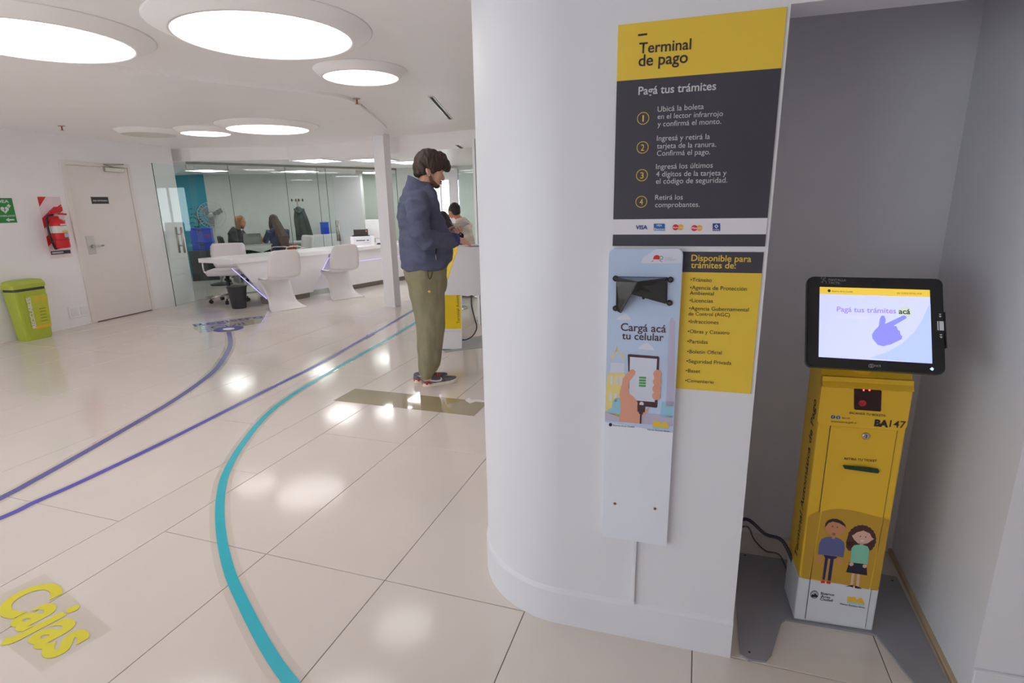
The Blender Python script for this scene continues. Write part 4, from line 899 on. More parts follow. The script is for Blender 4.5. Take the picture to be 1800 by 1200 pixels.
bm = BM(); prism(bm, [cpt(.9, .66, 0), cpt(1.3, .66, 0), cpt(1.3, .70, 0), cpt(.9, .70, 0)], (0, 0, .69)); prism(bm, [cpt(3.0, .66, 0), cpt(3.4, .66, 0), cpt(3.4, .70, 0), cpt(3.0, .70, 0)], (0, 0, .69)); obj('rear_support', bm, m_white, ct_)
# on the counter
def oriented(c, ang):
    return Matrix.Translation(V(c)) @ Matrix.Rotation(ang, 4, 'Z')
caz = math.atan2(cdr.y, cdr.x)-math.pi/2            # +Y local runs along the counter
b_ = fl(617, 430, .75); pb = cpt((b_-CP0).dot(cdr), .30, .75); X_ = oriented(pb, math.radians(35))
o = thing('paper_box', 'white carton with a paper notice under the dark printer on the counter', 'box', pb)
bm = BM(); box(bm, (-.21, -.13, 0), (.21, .13, .165), .003, X_); bx_ = obj('carton', bm, m_white, o)
bm = BM(); box(bm, (-.16, -.134, .02), (.16, -.131, .15), 0, X_); obj('notice', bm, m_wprint, bx_)
for x0, x1 in ((-.11, .05), (.075, .115)):
    bm = BM(); box(bm, (x0, -.1355, .085), (x1, -.1345, .10), 0, X_); obj('blurred_caption', bm, m_dark, bx_)
bm = BM(); box(bm, (.02, -.1355, .045), (.12, -.1345, .052), 0, X_); obj('pink_rule', bm, M('pink_print', '#cf8f9c', .5), bx_)
o = thing('ticket_printer', 'dark box-shaped printer standing on the white carton', 'printer', pb+V((0, 0, .165)))
bm = BM(); box(bm, (-.17, -.11, .165), (.14, .11, .18), .003, X_); obj('base', bm, m_black, o)
bm = BM(); box(bm, (-.14, -.10, .18), (.11, .10, .285), .006, X_); obj('housing', bm, M('brown_black_plastic', '#3b3432', .4), o)
bm = BM(); box(bm, (.07, -.103, .24), (.09, -.0995, .27), 0, X_); obj('status_light', bm, M('amber_print', '#b98a80', .4), o)
b_ = fl(678, 428, .75); pb = cpt((b_-CP0).dot(cdr), .28, .75); X_ = oriented(pb, math.radians(20))
o = thing('desktop_computer', 'white all-in-one computer seen from behind, partly hidden by the column', 'computer', pb)
bm = BM(); box(bm, (-.26, -.03, .10), (.26, .02, .45), .012, X_); obj('display_back', bm, m_white, o)
bm = BM(); box(bm, (-.09, -.015, .012), (.09, .025, .16), .008, X_); obj('stand_neck', bm, m_white, o)
bm = BM(); box(bm, (-.13, -.10, 0), (.13, .12, .012), .004, X_); obj('stand_foot', bm, m_white, o)
for k, (u, v, w_, lb) in enumerate(((662, 428, .3, 'black keyboard lying left of the column on the counter'), (697, 424, .2, 'black telephone handset lying right of the column on the counter'))):
    b_ = fl(u, v, .75); pb = cpt((b_-CP0).dot(cdr)-(.04 if k == 0 else 0), .07, .75); X_ = oriented(pb, math.radians(30))
    o = thing('keyboard' if k == 0 else 'telephone_handset', lb, 'keyboard' if k == 0 else 'telephone', pb)
    if k == 0:
        bm = BM(); box(bm, (-w_/2, -.06, 0), (w_/2, .06, .018), .004, X_); obj('body', bm, m_black, o)
        for r_ in range(4):
            bm = BM(); box(bm, (-w_/2+.01, -.048+r_*.026, .018), (w_/2-.01, -.03+r_*.026, .023), .001, X_); obj('key_row', bm, m_dark, o)
    else:
        bm = BM(); tube(bm, [X_ @ V((-.09, 0, .02)), X_ @ V((0, 0, .04)), X_ @ V((.09, 0, .02))], [.02, .014, .02], 8); obj('grip', bm, m_black, o)
        bm = BM(); box(bm, (-.11, -.028, 0), (-.06, .028, .03), .006, X_); box(bm, (.06, -.028, 0), (.11, .028, .03), .006, X_); obj('ear_cups', bm, m_black, o)

# ------------------------------------------------------------------ seats
m_pan = M('white_moulded_plastic', '#eae6e6', .3, var=.01)
def panton():
    o = thing('cantilever_chair', '', 'chair')
    pr = [(-.25, .865, .15, .0), (-.255, .84, .19, .01), (-.25, .77, .22, .02), (-.23, .68, .236, .03), (-.205, .58, .24, .03), (-.175, .50, .236, .02), (-.12, .452, .235, .0), (-.02, .435, .24, .0), (.10, .437, .245, 0), (.20, .44, .245, 0), (.25, .425, .242, 0), (.268, .385, .232, -.01), (.25, .31, .215, -.04), (.20, .21, .20, -.06), (.13, .115, .205, -.06), (.03, .05, .23, -.04), (-.10, .016, .255, -.02), (-.22, .007, .265, 0)]
    c = bez([V((y, z, 0)) for y, z, _, _ in pr], 2); n = len(pr); m = len(c)
    def build(i0, i1, name):
        bm = BM(); rows = []
        for i in range(i0, i1):
            t = i/(m-1)*(n-1); k = min(int(t), n-2); f = t-k
            hw = pr[k][2]*(1-f)+pr[k+1][2]*f; cvv = pr[k][3]*(1-f)+pr[k+1][3]*f; row = []
            for j in range(11):
                x = (j-5)/5; lift = .022*abs(x)**3 if 10 <= i <= 19 else 0
                row.append(bm.verts.new((x*hw, c[i].x+cvv*x*x*1.6, c[i].y+lift)))
            rows.append(row)
        for a, b in zip(rows, rows[1:]):
            for j in range(10): f = bm.faces.new((a[j], a[j+1], b[j+1], b[j])); f.smooth = True
        bmesh.ops.recalc_face_normals(bm, faces=bm.faces[:])
        bmesh.ops.solidify(bm, geom=bm.verts[:]+bm.edges[:]+bm.faces[:], thickness=.012)
        lo = min(v.co.z for v in bm.verts)
        if name == 'base':
            for v in bm.verts: v.co.z -= lo
        obj(name, bm, m_pan, o, smooth=True)
    build(0, 12, 'backrest'); build(11, 21, 'seat'); build(20, m, 'base'); return o
pc = panton()
for k, (q, yaw_, lb) in enumerate((((500, 541), 62, 'white moulded cantilever chair nearest to the wastebasket at the counter'), ((604, 522), 58, 'white moulded cantilever chair between the first chair and the white column'))):
    p = fl(*q)
    if k == 0: pc.location = p; pc.rotation_euler = (0, 0, math.radians(yaw_)); pc['label'] = lb; pc['group'] = 'cantilever visitor chairs'
    else: dup(pc, p, math.radians(yaw_), lb)
def office_chair(name, label, loc, yaw, m_fab, high=True):
    o = thing(name, label, 'chair'); sc = .47; hk = 1. if high else .45
    bm = BM(); loft(bm, [[V((x, y, z)) for x, y in rrect(.50*k, .48*k, .06, 4)] for z, k in ((sc-.03, .94), (sc, 1), (sc+.04, 1), (sc+.055, .93))]); obj('seat', bm, m_fab, o)
    bm = BM(); rings = []
    for z, y, w_ in ((sc+.06, -.22, .40), (sc+.06+.08*hk, -.25, .48), (sc+.06+.22*hk, -.27, .52), (sc+.06+.34*hk, -.285, .50), (sc+.06+.38*hk, -.285, .44)):
        rings.append([V((x, y+t+.05*(x/.26)**2, z)) for x, t in [(w_*(-.5+i/8), -.025) for i in range(9)]+[(w_*(.5-i/8), .025) for i in range(9)]])
    loft(bm, rings); obj('backrest', bm, m_fab, o)
    bm = BM(); tube(bm, bez([V((0, -.1, sc-.03)), V((0, -.26, sc-.02)), V((0, -.31, sc+.1)), V((0, -.30, sc+.22))], 5), .016, 8); obj('back_bracket', bm, m_chrome, o)
    for s in (-1, 1):
        bm = BM(); tube(bm, bez([V((s*.2, .1, sc)), V((s*.29, .1, sc+.03)), V((s*.3, .08, sc+.2)), V((s*.3, -.1, sc+.22)), V((s*.26, -.22, sc+.2))], 5), .014, 8); obj('armrest', bm, m_chrome, o)
    bm = BM(); cyl(bm, (0, 0, .10), (0, 0, sc-.03), .028); obj('gas_column', bm, m_black, o)
    for k in range(5):
        a = 2*math.pi*k/5+.4; dx, dy = math.cos(a), math.sin(a)
        bm = BM(); tube(bm, [V((0, 0, .115)), V((dx*.14, dy*.14, .11)), V((dx*.28, dy*.28, .075))], [.026, .02, .013], 8); sp = obj('base_spoke', bm, m_chrome, o)
        bm = BM(); cyl(bm, (dx*.28-dy*.022, dy*.28+dx*.022, .032), (dx*.28+dy*.022, dy*.28-dx*.022, .032), .032, n=14); cyl(bm, (dx*.28, dy*.28, .05), (dx*.28, dy*.28, .09), .01, n=8); obj('caster', bm, m_black, sp)
    bm = BM(); tube(bm, [V((.1, .05, sc-.04)), V((.24, .08, sc-.06))], .007, 6); obj('tilt_lever', bm, m_black, o)
    o.location = loc; o.rotation_euler = (0, 0, yaw); return o
m_leath = M('white_leather', '#e4dee0', .45, var=.02, bump=.1, bscale=40)
p = fl(392, 536); office_chair('office_chair', 'white leather office chair on chrome casters behind the counter end', (p.x-.12, p.y+.28, 0), math.radians(-150), m_leath)
o = thing('wastebasket', 'black tapered wastebasket standing under the slanted counter end', 'bin', fl(421, 545))
p = fl(421, 541); bm = BM(); lathe(bm, (p.x, p.y, 0), [(.095, 0), (.10, .008), (.135, .31), (.142, .315), (.142, .325), (.13, .325), (.092, .02)], 28, caps=False); obj('bucket', bm, m_dark, o)
bm = BM(); lathe(bm, (p.x, p.y, 0), [(.095, .001), (.094, .012)], 28); obj('bottom', bm, m_dark, o)
bm = BM(); lathe(bm, (p.x, p.y, 0), [(.1385, .318), (.144, .322), (.144, .332), (.137, .332)], 28); obj('rim', bm, m_black, o)

# ------------------------------------------------------------------ office behind the glass
def gpt(u, v, y): return aty(u, v, y)
# desk
dk = V((-8.42, 9.32, 0)); X_ = oriented(dk, math.radians(55))
o = thing('office_desk', 'pale grey desk between the two people seated in the office', 'desk', dk)
bm = BM(); box(bm, (-.75, -.3, .715), (.75, .3, .745), .004, X_); obj('desktop', bm, M('pale_grey_laminate', '#b9bcb6', .4), o)
for sx in (-.7, .66):
    bm = BM(); box(bm, (sx, -.28, 0), (sx+.04, .28, .715), .004, X_); obj('side_panel', bm, M('grey_laminate', '#8f9390', .4), o)
p = gpt(441, 424, 8.95); p.z = .745; X_ = oriented(p, math.radians(-125))
o = thing('laptop', 'grey laptop open on the office desk in front of the person in charcoal', 'laptop', p)
bm = BM(); box(bm, (-.16, -.11, 0), (.16, .11, .016), .003, X_); obj('keyboard_deck', bm, M('grey_aluminium', '#9aa39c', .4, .5), o)
bm = BM(); X2 = X_ @ Matrix.Translation((0, .11, .016)) @ Matrix.Rotation(math.radians(-18), 4, 'X'); box(bm, (-.16, -.006, 0), (.16, .006, .215), .003, X2); obj('lid', bm, MATS['grey_aluminium'], o)
p = gpt(459, 422, 9.2); p.z = .745
o = thing('yellow_bottle', 'small yellow bottle with a pale cap standing on the office desk', 'bottle', p)
bm = BM(); lathe(bm, p, [(.028, 0), (.03, .01), (.03, .12), (.012, .15)], 16); obj('bottle_body', bm, m_yel, o)
bm = BM(); lathe(bm, p, [(.014, .15), (.014, .18)], 12); obj('cap', bm, M('pale_yellow_cap', '#dcd9a0', .4), o)
# blue crates on a dark cabinet
cb_ = gpt(357, 425, 9.0); X_ = oriented((cb_.x, cb_.y, 0), math.radians(38))
m_blue = M('blue_plastic', '#1749c4', .35, var=.03)
o = thing('side_cabinet', 'dark low cabinet carrying the blue boxes beside the fan', 'cabinet', (cb_.x, cb_.y, 0))
bm = BM(); box(bm, (-.26, -.2, 0), (.26, .2, .62), .005, X_); obj('carcass', bm, m_dark, o)
bm = BM(); box(bm, (-.24, -.206, .04), (.24, -.199, .6), .002, X_); dr_ = obj('cabinet_door', bm, m_dark, o)
bm = BM(); box(bm, (.17, -.222, .3), (.185, -.206, .42), .003, X_); obj('handle', bm, m_steel, dr_)
for k, (z0, z1, lb) in enumerate(((.62, .80, 'lower blue plastic box on the dark office cabinet'), (.80, 1.075, 'upper blue plastic archive box with a dark hand hole on the dark office cabinet'))):
    o = thing('archive_box', lb, 'box', (cb_.x, cb_.y, z0), 'blue archive boxes')
    bm = BM(); box(bm, (-.19, -.14, z0), (.19, .14, z1-.02), .006, X_); obj('box_body', bm, m_blue, o)
    bm = BM(); box(bm, (-.2, -.15, z1-.03), (.2, .15, z1), .006, X_); obj('lid', bm, m_blue, o)
    bm = BM(); box(bm, (-.05, -.142, z1-.085), (.05, -.139, z1-.05), 0, X_); obj('hand_hole', bm, m_black, o)
bm = BM(); box(bm, (.07, -.143, .90), (.17, -.139, .93), 0, X_); obj('red_print', bm, m_red, o)
# potted plant behind the fan
pp_ = gpt(350, 412, 9.42); pl0 = V((pp_.x, pp_.y, 0))
o = thing('potted_plant', 'dark green leafy plant standing behind the fan at the teal wall', 'plant', pl0)
bm = BM(); lathe(bm, pl0, [(.13, 0), (.16, .3), (.17, .31), (.15, .31), (.14, .28)], 20); obj('pot', bm, m_dark, o)
bm = BM(); tube(bm, [pl0+V((0, 0, .28)), pl0+V((.02, .01, .8)), pl0+V((0, .03, 1.35))], [.02, .016, .008], 8); obj('stem', bm, M('plant_stem', '#4d4a2e', .7), o)
m_leaf = M('dark_leaf', '#1f4a2a', .45, var=.15, scale=14)
for k in range(22):
    a = k*2.4; z = .65+k*.038; L_ = .30-.005*k; d = V((math.cos(a), math.sin(a), .35)).normalized(); s = V((-math.sin(a), math.cos(a), 0)); b0 = pl0+V((.01, .02, z))
    bm = BM(); mid = b0+d*L_*.5+V((0, 0, .03)); tip = b0+d*L_-V((0, 0, .05))
    vs = [bm.verts.new(q) for q in (b0, mid+s*.045, tip, mid-s*.045, mid+V((0, 0, -.012)))]
    for t in ((0, 1, 4), (1, 2, 4), (2, 3, 4), (3, 0, 4)): bm.faces.new([vs[i] for i in t])
    obj('leaf', bm, m_leaf, o)
# pedestal fan
fc = gpt(372, 378, 8.4); fb_ = V((fc.x, fc.y, 0)); fd = (CAMP-fc); fd.z = 0; fd = (fd.normalized()+V((-.25, 0, 0))).normalized(); fx, fy, _ = frame(fd)
o = thing('pedestal_fan', 'grey pedestal fan with a round wire cage in the glazed office', 'fan', fb_)
m_fan = M('pale_grey_plastic', '#c4c8c8', .4)
bm = BM(); lathe(bm, fb_, [(.2, 0), (.2, .02), (.05, .05)], 28); obj('foot', bm, m_dark, o)
bm = BM(); cyl(bm, fb_+V((0, 0, .04)), fc-fd*.06-V((0, 0, .05)), .017); obj('pole', bm, m_fan, o)
bm = BM(); cyl(bm, fc-fd*.16, fc-fd*.03, .06, .075); obj('motor', bm, m_fan, o)
bm = BM(); ball(bm, fc+fd*.055, .045); obj('hub_cap', bm, m_fan, o)
FR = .245
for k in range(3):
    a = 2*math.pi*k/3+.5; u_ = fx*math.cos(a)+fy*math.sin(a); w_ = fy*math.cos(a)-fx*math.sin(a)
    bm = BM(); prism(bm, [fc+u_*.03-w_*.02, fc+u_*.12-w_*.06+fd*.015, fc+u_*.21-w_*.055+fd*.02, fc+u_*.215+w_*.03-fd*.01, fc+u_*.1+w_*.035-fd*.01, fc+u_*.03+w_*.02], fd*.003); obj('blade', bm, M('fan_blade', '#8d9795', .4), o)
bm = BM()
for r_, z_ in ((FR, 0), (FR*.72, .05), (FR*.45, .065), (FR, -.02), (FR*.72, -.06)):
    ptsr = [fc+fd*z_+fx*(r_*math.cos(2*math.pi*k/36))+fy*(r_*math.sin(2*math.pi*k/36)) for k in range(36)]; tube(bm, ptsr+[ptsr[0]], .003, 5)
for k in range(28):
    a = 2*math.pi*k/28; u_ = fx*math.cos(a)+fy*math.sin(a); tube(bm, [fc+u_*.05+fd*.06, fc+u_*FR*.72+fd*.05, fc+u_*FR, fc+u_*FR*.72-fd*.06, fc+u_*.06-fd*.07], .0017, 4)
obj('wire_cage', bm, m_fan, o)
# coat stand and coat
cs_ = gpt(530, 420, 10.3); c0_ = V((cs_.x, cs_.y, 0)); ztop2 = gpt(528, 349, 10.3).z
o = thing('coat_stand', 'slim coat stand with black knobs behind the office glass', 'coat stand', c0_)
bm = BM(); cyl(bm, c0_+V((0, 0, .02)), c0_+V((0, 0, ztop2)), .017); obj('pole', bm, m_steel, o)
bm = BM(); lathe(bm, c0_, [(.18, 0), (.18, .015), (.03, .03)], 24); obj('foot', bm, m_dark, o)
for k in range(4):
    a = math.radians(-35+90*k); d = V((math.cos(a), math.sin(a), 0)); q = c0_+V((0, 0, ztop2-.03))
    bm = BM(); tube(bm, [q, q+d*.10], .006, 6); ar_ = obj('hook_arm', bm, m_steel, o)
    bm = BM(); ball(bm, q+d*.115, (.018, .018, .032), 12); obj('knob', bm, m_black, ar_)
ct0 = c0_+V((.05, -.06, 0)); zc = ztop2-.17
o = thing('hanging_coat', 'dark green-grey coat hanging from the coat stand', 'coat', ct0+V((0, 0, zc-.78)))
m_coat = M('dark_green_grey_cloth', '#33423f', .85, var=.12, scale=9, bump=.3, bscale=14)
sx, sy = V((.8, .6, 0)), V((-.6, .8, 0)); bm = BM(); rings = []
for t, rx, ry, dx in ((0, .03, .03, 0), (.05, .075, .05, .01), (.15, .10, .07, .015), (.35, .12, .09, .03), (.6, .15, .10, .05), (.8, .17, .11, .07)):
    cc = ct0+sx*dx+V((0, 0, zc-t)); rings.append([cc+sx*(rx*math.cos(a)*(1+.12*math.sin(5*a)))+sy*(ry*math.sin(a)*(1+.12*math.cos(4*a))) for a in [2*math.pi*k/24 for k in range(24)]])
loft(bm, rings); obj('coat_body', bm, m_coat, o)
for s, e in ((1, .06), (-1, .0)):
    bm = BM(); tube(bm, bez([ct0+sx*(.06*s+.02)+V((0, 0, zc-.08)), ct0+sx*(.11*s+.04)-sy*.06+V((0, 0, zc-.3)), ct0+sx*(.13*s+.08)-sy*.05+V((0, 0, zc-.62))], 5), [.042]*11, 10); obj('sleeve', bm, m_coat, o)
bm = BM(); tube(bm, bez([ct0-sx*.07+V((0, 0, zc-.05)), ct0-sy*.08+V((0, 0, zc-.13)), ct0+sx*.11+V((0, 0, zc-.06))], 5), .03, 8); obj('collar', bm, m_coat, o)
office_chair('office_chair', 'red office chair with chrome arms under the person in dark blue', (-8.12, 9.32, 0), math.radians(115), M('red_cloth', '#c22a22', .8, bump=.2), False)
office_chair('office_chair', 'black office chair under the person in charcoal beside the fan', (-8.92, 8.95, 0), math.radians(-40), M('black_cloth', '#202225', .8, bump=.2))
office_chair('office_chair', 'empty white office chair left of the coat stand behind the glass', (-7.42, 8.95, 0), math.radians(150), m_leath)
o = thing('storage_cabinet', 'low white cabinet carrying a blue box behind the glass door', 'cabinet', (0, 0, 0))
cq = gpt(573, 420, 11.0); X_ = oriented((cq.x, cq.y, 0), math.radians(35)); o.location = (cq.x, cq.y, 0); LOC[o.name] = V((cq.x, cq.y, 0)); zq = gpt(573, 411, 11.0).z
bm = BM(); box(bm, (-.3, -.2, 0), (.3, .2, zq), .005, X_); obj('carcass', bm, m_white, o)
for sx in (-1, 1):
    bm = BM(); box(bm, (.01*sx if sx > 0 else -.29, -.212, .05), (.29 if sx > 0 else -.01, -.199, zq-.03), .003, X_); dq = obj('cabinet_door', bm, m_white, o)
    bm = BM(); box(bm, (.03*sx-.006, -.228, zq*.5), (.03*sx+.006, -.212, zq*.5+.12), .003, X_); obj('handle', bm, m_steel, dq)
o = thing('archive_box', 'single blue box on the white cabinet behind the glass door', 'box', (cq.x, cq.y, zq))
bm = BM(); box(bm, (-.09, -.12, zq), (.09, .12, zq+.26), .006, X_); obj('box_body', bm, m_blue, o)
bm = BM(); box(bm, (-.095, -.125, zq+.24), (.095, .125, zq+.27), .006, X_); obj('lid', bm, m_blue, o)
# far glass door, blind and post at the end of the hall
pf = aty(816, 350, GY-.08); bm = BM()
o = thing('roller_blind', 'white roller blind hanging on the far wall beside the standing person\'s face', 'blind', (aty(797, 350, GY-.03).x, GY-.03, .6))
xa, xb = aty(790, 350, GY-.03).x, aty(806, 350, GY-.03).x
box(bm, (xa, GY-.03, .6), (xb, GY-.02, 2.1)); obj('cloth', bm, M('white_blind_cloth', '#dedbe0', .7), o)
bm = BM(); cyl(bm, (xa, GY-.04, 2.12), (xb, GY-.04, 2.12), .03); obj('roller', bm, m_white, o)
bm = BM(); box(bm, (xa, GY-.035, .585), (xb, GY-.015, .61)); obj('bottom_bar', bm, m_steel, o)
o = glass_door('door_4', V((xb+.03, GY-.06, 0)), V((xb+.85, GY-.06, 0)), 'glass door at the far end of the hall beside the white blind', V((0, -1, 0)), .42)
xa, xb = aty(640, 350, GY+.2).x, aty(683, 350, GY+.2).x
q = aty(836, 320, 6.2); o = thing('wall_post', 'thin white post peeking out behind the rounded partition corner', 'post', (q.x, q.y, 0))
bm = BM(); box(bm, (q.x-.02, q.y-.02, 0), (q.x+.16, q.y+.02, 2.17), .003); obj('board', bm, m_white, o)
bm = BM(); box(bm, (q.x+.012, q.y-.0225, 0), (q.x+.018, q.y-.0195, 2.17)); obj('dark_line', bm, m_dark, o)  # thin dark line down the post

# ------------------------------------------------------------------ people
def hand(bm, w, d, n, side, curl=.25, sc=1., spread=.09):
    """palm, four fingers and a thumb; d = direction of the fingers, n = back of the hand, thumb on d x n * side"""
    d = d.normalized(); n = (n-d*n.dot(d)).normalized(); s = d.cross(n)*side
    X = lambda a, b, c: w+(d*a+s*b+n*c)*sc
    rings = []
    for a, hw, ht in ((-.02, .026, .020), (.0, .027, .019), (.03, .036, .017), (.065, .041, .015), (.092, .040, .012)):
        rings.append(ell(X(a, 0, 0), s, n, hw*sc, ht*sc, 12))
    loft(bm, rings)
    for k, (b, L) in enumerate(((.031, .070), (.0105, .080), (-.0105, .075), (-.031, .058))):
        sp = spread*(1.5-k)/1.5; dirn = (d+s*sp).normalized(); p = X(.085, b, 0); pts = [p]; ang = curl*.5
        for q in (.45, .32, .23):
            dv = dirn*math.cos(ang)-n*math.sin(ang); p = p+dv*(L*q*sc); pts.append(p); ang += curl
        tube(bm, pts, [.0088*sc, .0084*sc, .0078*sc, .0062*sc], 8); ball(bm, pts[-1], .0062*sc, 8)
    pts = [X(.018, .026, -.004), X(.045, .050, -.012), X(.072, .060, -.018), X(.092, .063, -.022)]
    tube(bm, pts, [.0135*sc, .0115*sc, .0098*sc, .0075*sc], 8); ball(bm, pts[-1], .0075*sc, 8)

# ---- the standing man
MB0 = fl(762, 675); MF = V((.739, .673, 0)).normalized(); MR = V((MF.y, -MF.x, 0)); UP = V((0, 0, 1))
def mp(u, v, d=0.): return Plane(MB0+MR*d, MR)(u, v)
OM = Matrix(((MF.x, MR.x, 0, 0), (MF.y, MR.y, 0, 0), (0, 0, 1, 0), (0, 0, 0, 1)))
def mball(bm, u, v, d, r, tilt=0.): ball(bm, mp(u, v, d), r, 18, OM @ Matrix.Rotation(tilt, 4, 'Y'))
man = thing('person', 'person in a navy fleece and olive trousers standing and looking at a phone', 'person', MB0)
m_hair = M('dark_brown_hair', '#3a2a20', .55, var=.25, scale=60, stretch=(1, 1, .2), bump=.5, bscale=90)
m_navy = M('navy_fleece', '#53566e', .9, var=.08, scale=12, bump=.35, bscale=16)
m_olive = M('olive_cotton', '#878065', .9, var=.08, scale=10, bump=.35, bscale=14)
def prof_ring(v, ub, uf, hw, d=0., n=24, e=.85):
    a, b = mp(ub, v, d), mp(uf, v, d); c = (a+b)/2; z = c.z; rf = (b-a).length/2; pts = []
    for k in range(n):
        t = 2*math.pi*k/n; cx = math.copysign(abs(math.cos(t))**e, math.cos(t)); sy_ = math.copysign(abs(math.sin(t))**e, math.sin(t))
        pts.append(c+MF*(rf*cx)+MR*(hw*sy_))
    return pts
# skin: one continuous body
sk = BM()
mball(sk, 755, 291, 0, (.098, .076, .112)); mball(sk, 765, 306, 0, (.054, .060, .085), .12); mball(sk, 761, 320, 0, (.054, .052, .040)); mball(sk, 768, 326, 0, (.022, .024, .019))
tube(sk, [mp(775.5, 302), mp(778, 309), mp(779.5, 314.5)], [.008, .011, .014], 10); mball(sk, 778.5, 315.5, 0, (.012, .016, .010))
tube(sk, [mp(775, 300, -.04), mp(777.5, 299.5, 0), mp(775, 300, .04)], [.012, .013, .012], 8)
tube(sk, [mp(771, 322.5, -.022), mp(774.5, 322, 0), mp(771, 322.5, .022)], [.005, .008, .005], 8)
for s in (1, -1):
    mball(sk, 753.5, 303, .074*s, (.018, .010, .030), -.25); mball(sk, 751, 301, .082*s, (.010, .008, .026), -.25)
tube(sk, [mp(752, 305), mp(747, 318), mp(741, 336), mp(739, 350)], [.056, .057, .06, .075], 16)
loft(sk, [prof_ring(v, a, b, h) for v, a, b, h in ((345, 712, 758, .12), (352, 708, 762, .175), (376, 707, 768, .18), (420, 709, 780, .165), (470, 715, 778, .16), (490, 720, 776, .155))])
RS, RE, RW = mp(733, 357, .185), mp(741, 419, .245), mp(804, 421.5, .115)
LS, LE, LW = mp(733, 357, -.185), mp(752, 412, -.25), mp(783, 402.5, -.12)
for S, E_, W_ in ((RS, RE, RW), (LS, LE, LW)): tube(sk, [S, (S+E_)/2, E_, (E_+W_)/2, W_], [.058, .052, .044, .036, .027], 12)
for d_, du in ((.095, 0), (-.095, -5)):
    tube(sk, [mp(750+du, 480, d_), mp(756+du, 525, d_), mp(757+du, 575, d_), mp(756+du, 615, d_), mp(751+du, 652, d_), mp(751+du, 668, d_)], [.07, .066, .055, .05, .036, .034], 12)
hd1 = (mp(833, 427, .02)-RW).normalized(); hand(sk, RW+hd1*.0, hd1, UP+MR*.75, -1, .22, 1.05)
# left hand wraps the phone from below
ph0, ph1 = mp(789, 408.5, -.055), mp(823, 391.5, -.055); pa = (ph1-ph0).normalized(); pw = (MR-pa*MR.dot(pa)).normalized(); pn = pw.cross(pa) if pw.cross(pa).z > 0 else pa.cross(pw)
pc_ = (ph0+ph1)/2
palm = [LW, LW+(ph0+pa*.02-pn*.03-LW)*.5, ph0+pa*.035-pn*.028, ph0+pa*.085-pn*.026]
rings = []
for p, hw, ht in zip(palm, (.026, .032, .038, .036), (.02, .018, .015, .012)): rings.append(ell(p, pw, pn, hw, ht, 12))
loft(sk, rings)
for k in range(4):
    b = ph0+pa*(.035+.0215*k)-pn*.026; pts = [b+pw*.015, b+pw*.041+pn*.002, b+pw*.046+pn*.024, b+pw*.036+pn*.038]
    tube(sk, pts, [.0092, .0086, .0078, .0064], 8); ball(sk, pts[-1], .0064, 8)
tb_ = [LW-pw*.02+pn*.012, ph0-pw*.044+pa*.0+pn*.006, ph0-pw*.038+pa*.04+pn*.018, ph0-pw*.016+pa*.068+pn*.02]
tube(sk, tb_, [.016, .0135, .011, .008], 8); ball(sk, tb_[-1], .008, 8)
body = body_mesh('body', sk, m_skin, man, .0036, 3)
for s in (1, -1):
    bm = BM(); mball(bm, 774.2, 303.6, .032*s, (.006, .012, .006)); obj('eye', bm, M('eye_dark', '#2a1d18', .2), man)
    bm = BM(); tube(bm, [mp(773, 299.2, .05*s), mp(778, 298, .032*s), mp(779, 299, .014*s)], [.004, .006, .004], 6); obj('eyebrow', bm, m_hair, man)
bm = BM(); tube(bm, [mp(771.5, 322.7, -.022), mp(776.2, 322.6, 0), mp(771.5, 322.7, .022)], [.003, .0045, .003], 8); obj('lips', bm, M('lip', '#b5685c', .5), man)
bd_ = BM(); mball(bd_, 760, 321.5, 0, (.050, .050, .036)); mball(bd_, 767.5, 327, 0, (.026, .030, .019))
for k in (1, -1): tube(bd_, bez([mp(756, 305, .064*k), mp(756.5, 312, .061*k), mp(760, 319.5, .053*k), mp(766, 325, .034*k), mp(769.5, 327.5, 0)], 4), [.009]*4+[.013]*4+[.017]*4+[.014]*4+[.010], 8)
tube(bd_, [mp(766, 325, -.036), mp(771, 320, -.026), mp(776.6, 319, 0), mp(771, 320, .026), mp(766, 325, .036)], [.010, .008, .007, .008, .010], 8)
body_mesh('beard', bd_, M('beard_stubble', '#6b4c3a', .8, var=.25, scale=120, bump=.5, bscale=250), man, .005, 2)
hr = BM()
mball(hr, 755, 285.5, 0, (.120, .094, .102)); mball(hr, 739, 294, 0, (.058, .080, .070)); mball(hr, 734.5, 304, 0, (.032, .062, .034)); mball(hr, 771, 283, 0, (.068, .082, .072), .3); mball(hr, 780, 289, 0, (.045, .066, .050), .4); mball(hr, 786.5, 295, .0, (.020, .055, .034), .25)
for s in (1, -1): mball(hr, 761, 296, .068*s, (.020, .013, .045)); mball(hr, 746, 298, .07*s, (.028, .016, .04)); mball(hr, 770, 290, .062*s, (.03, .02, .035), .4)
body_mesh('hair', hr, m_hair, man, .005, 5, (.006, (45, 45, 9)))
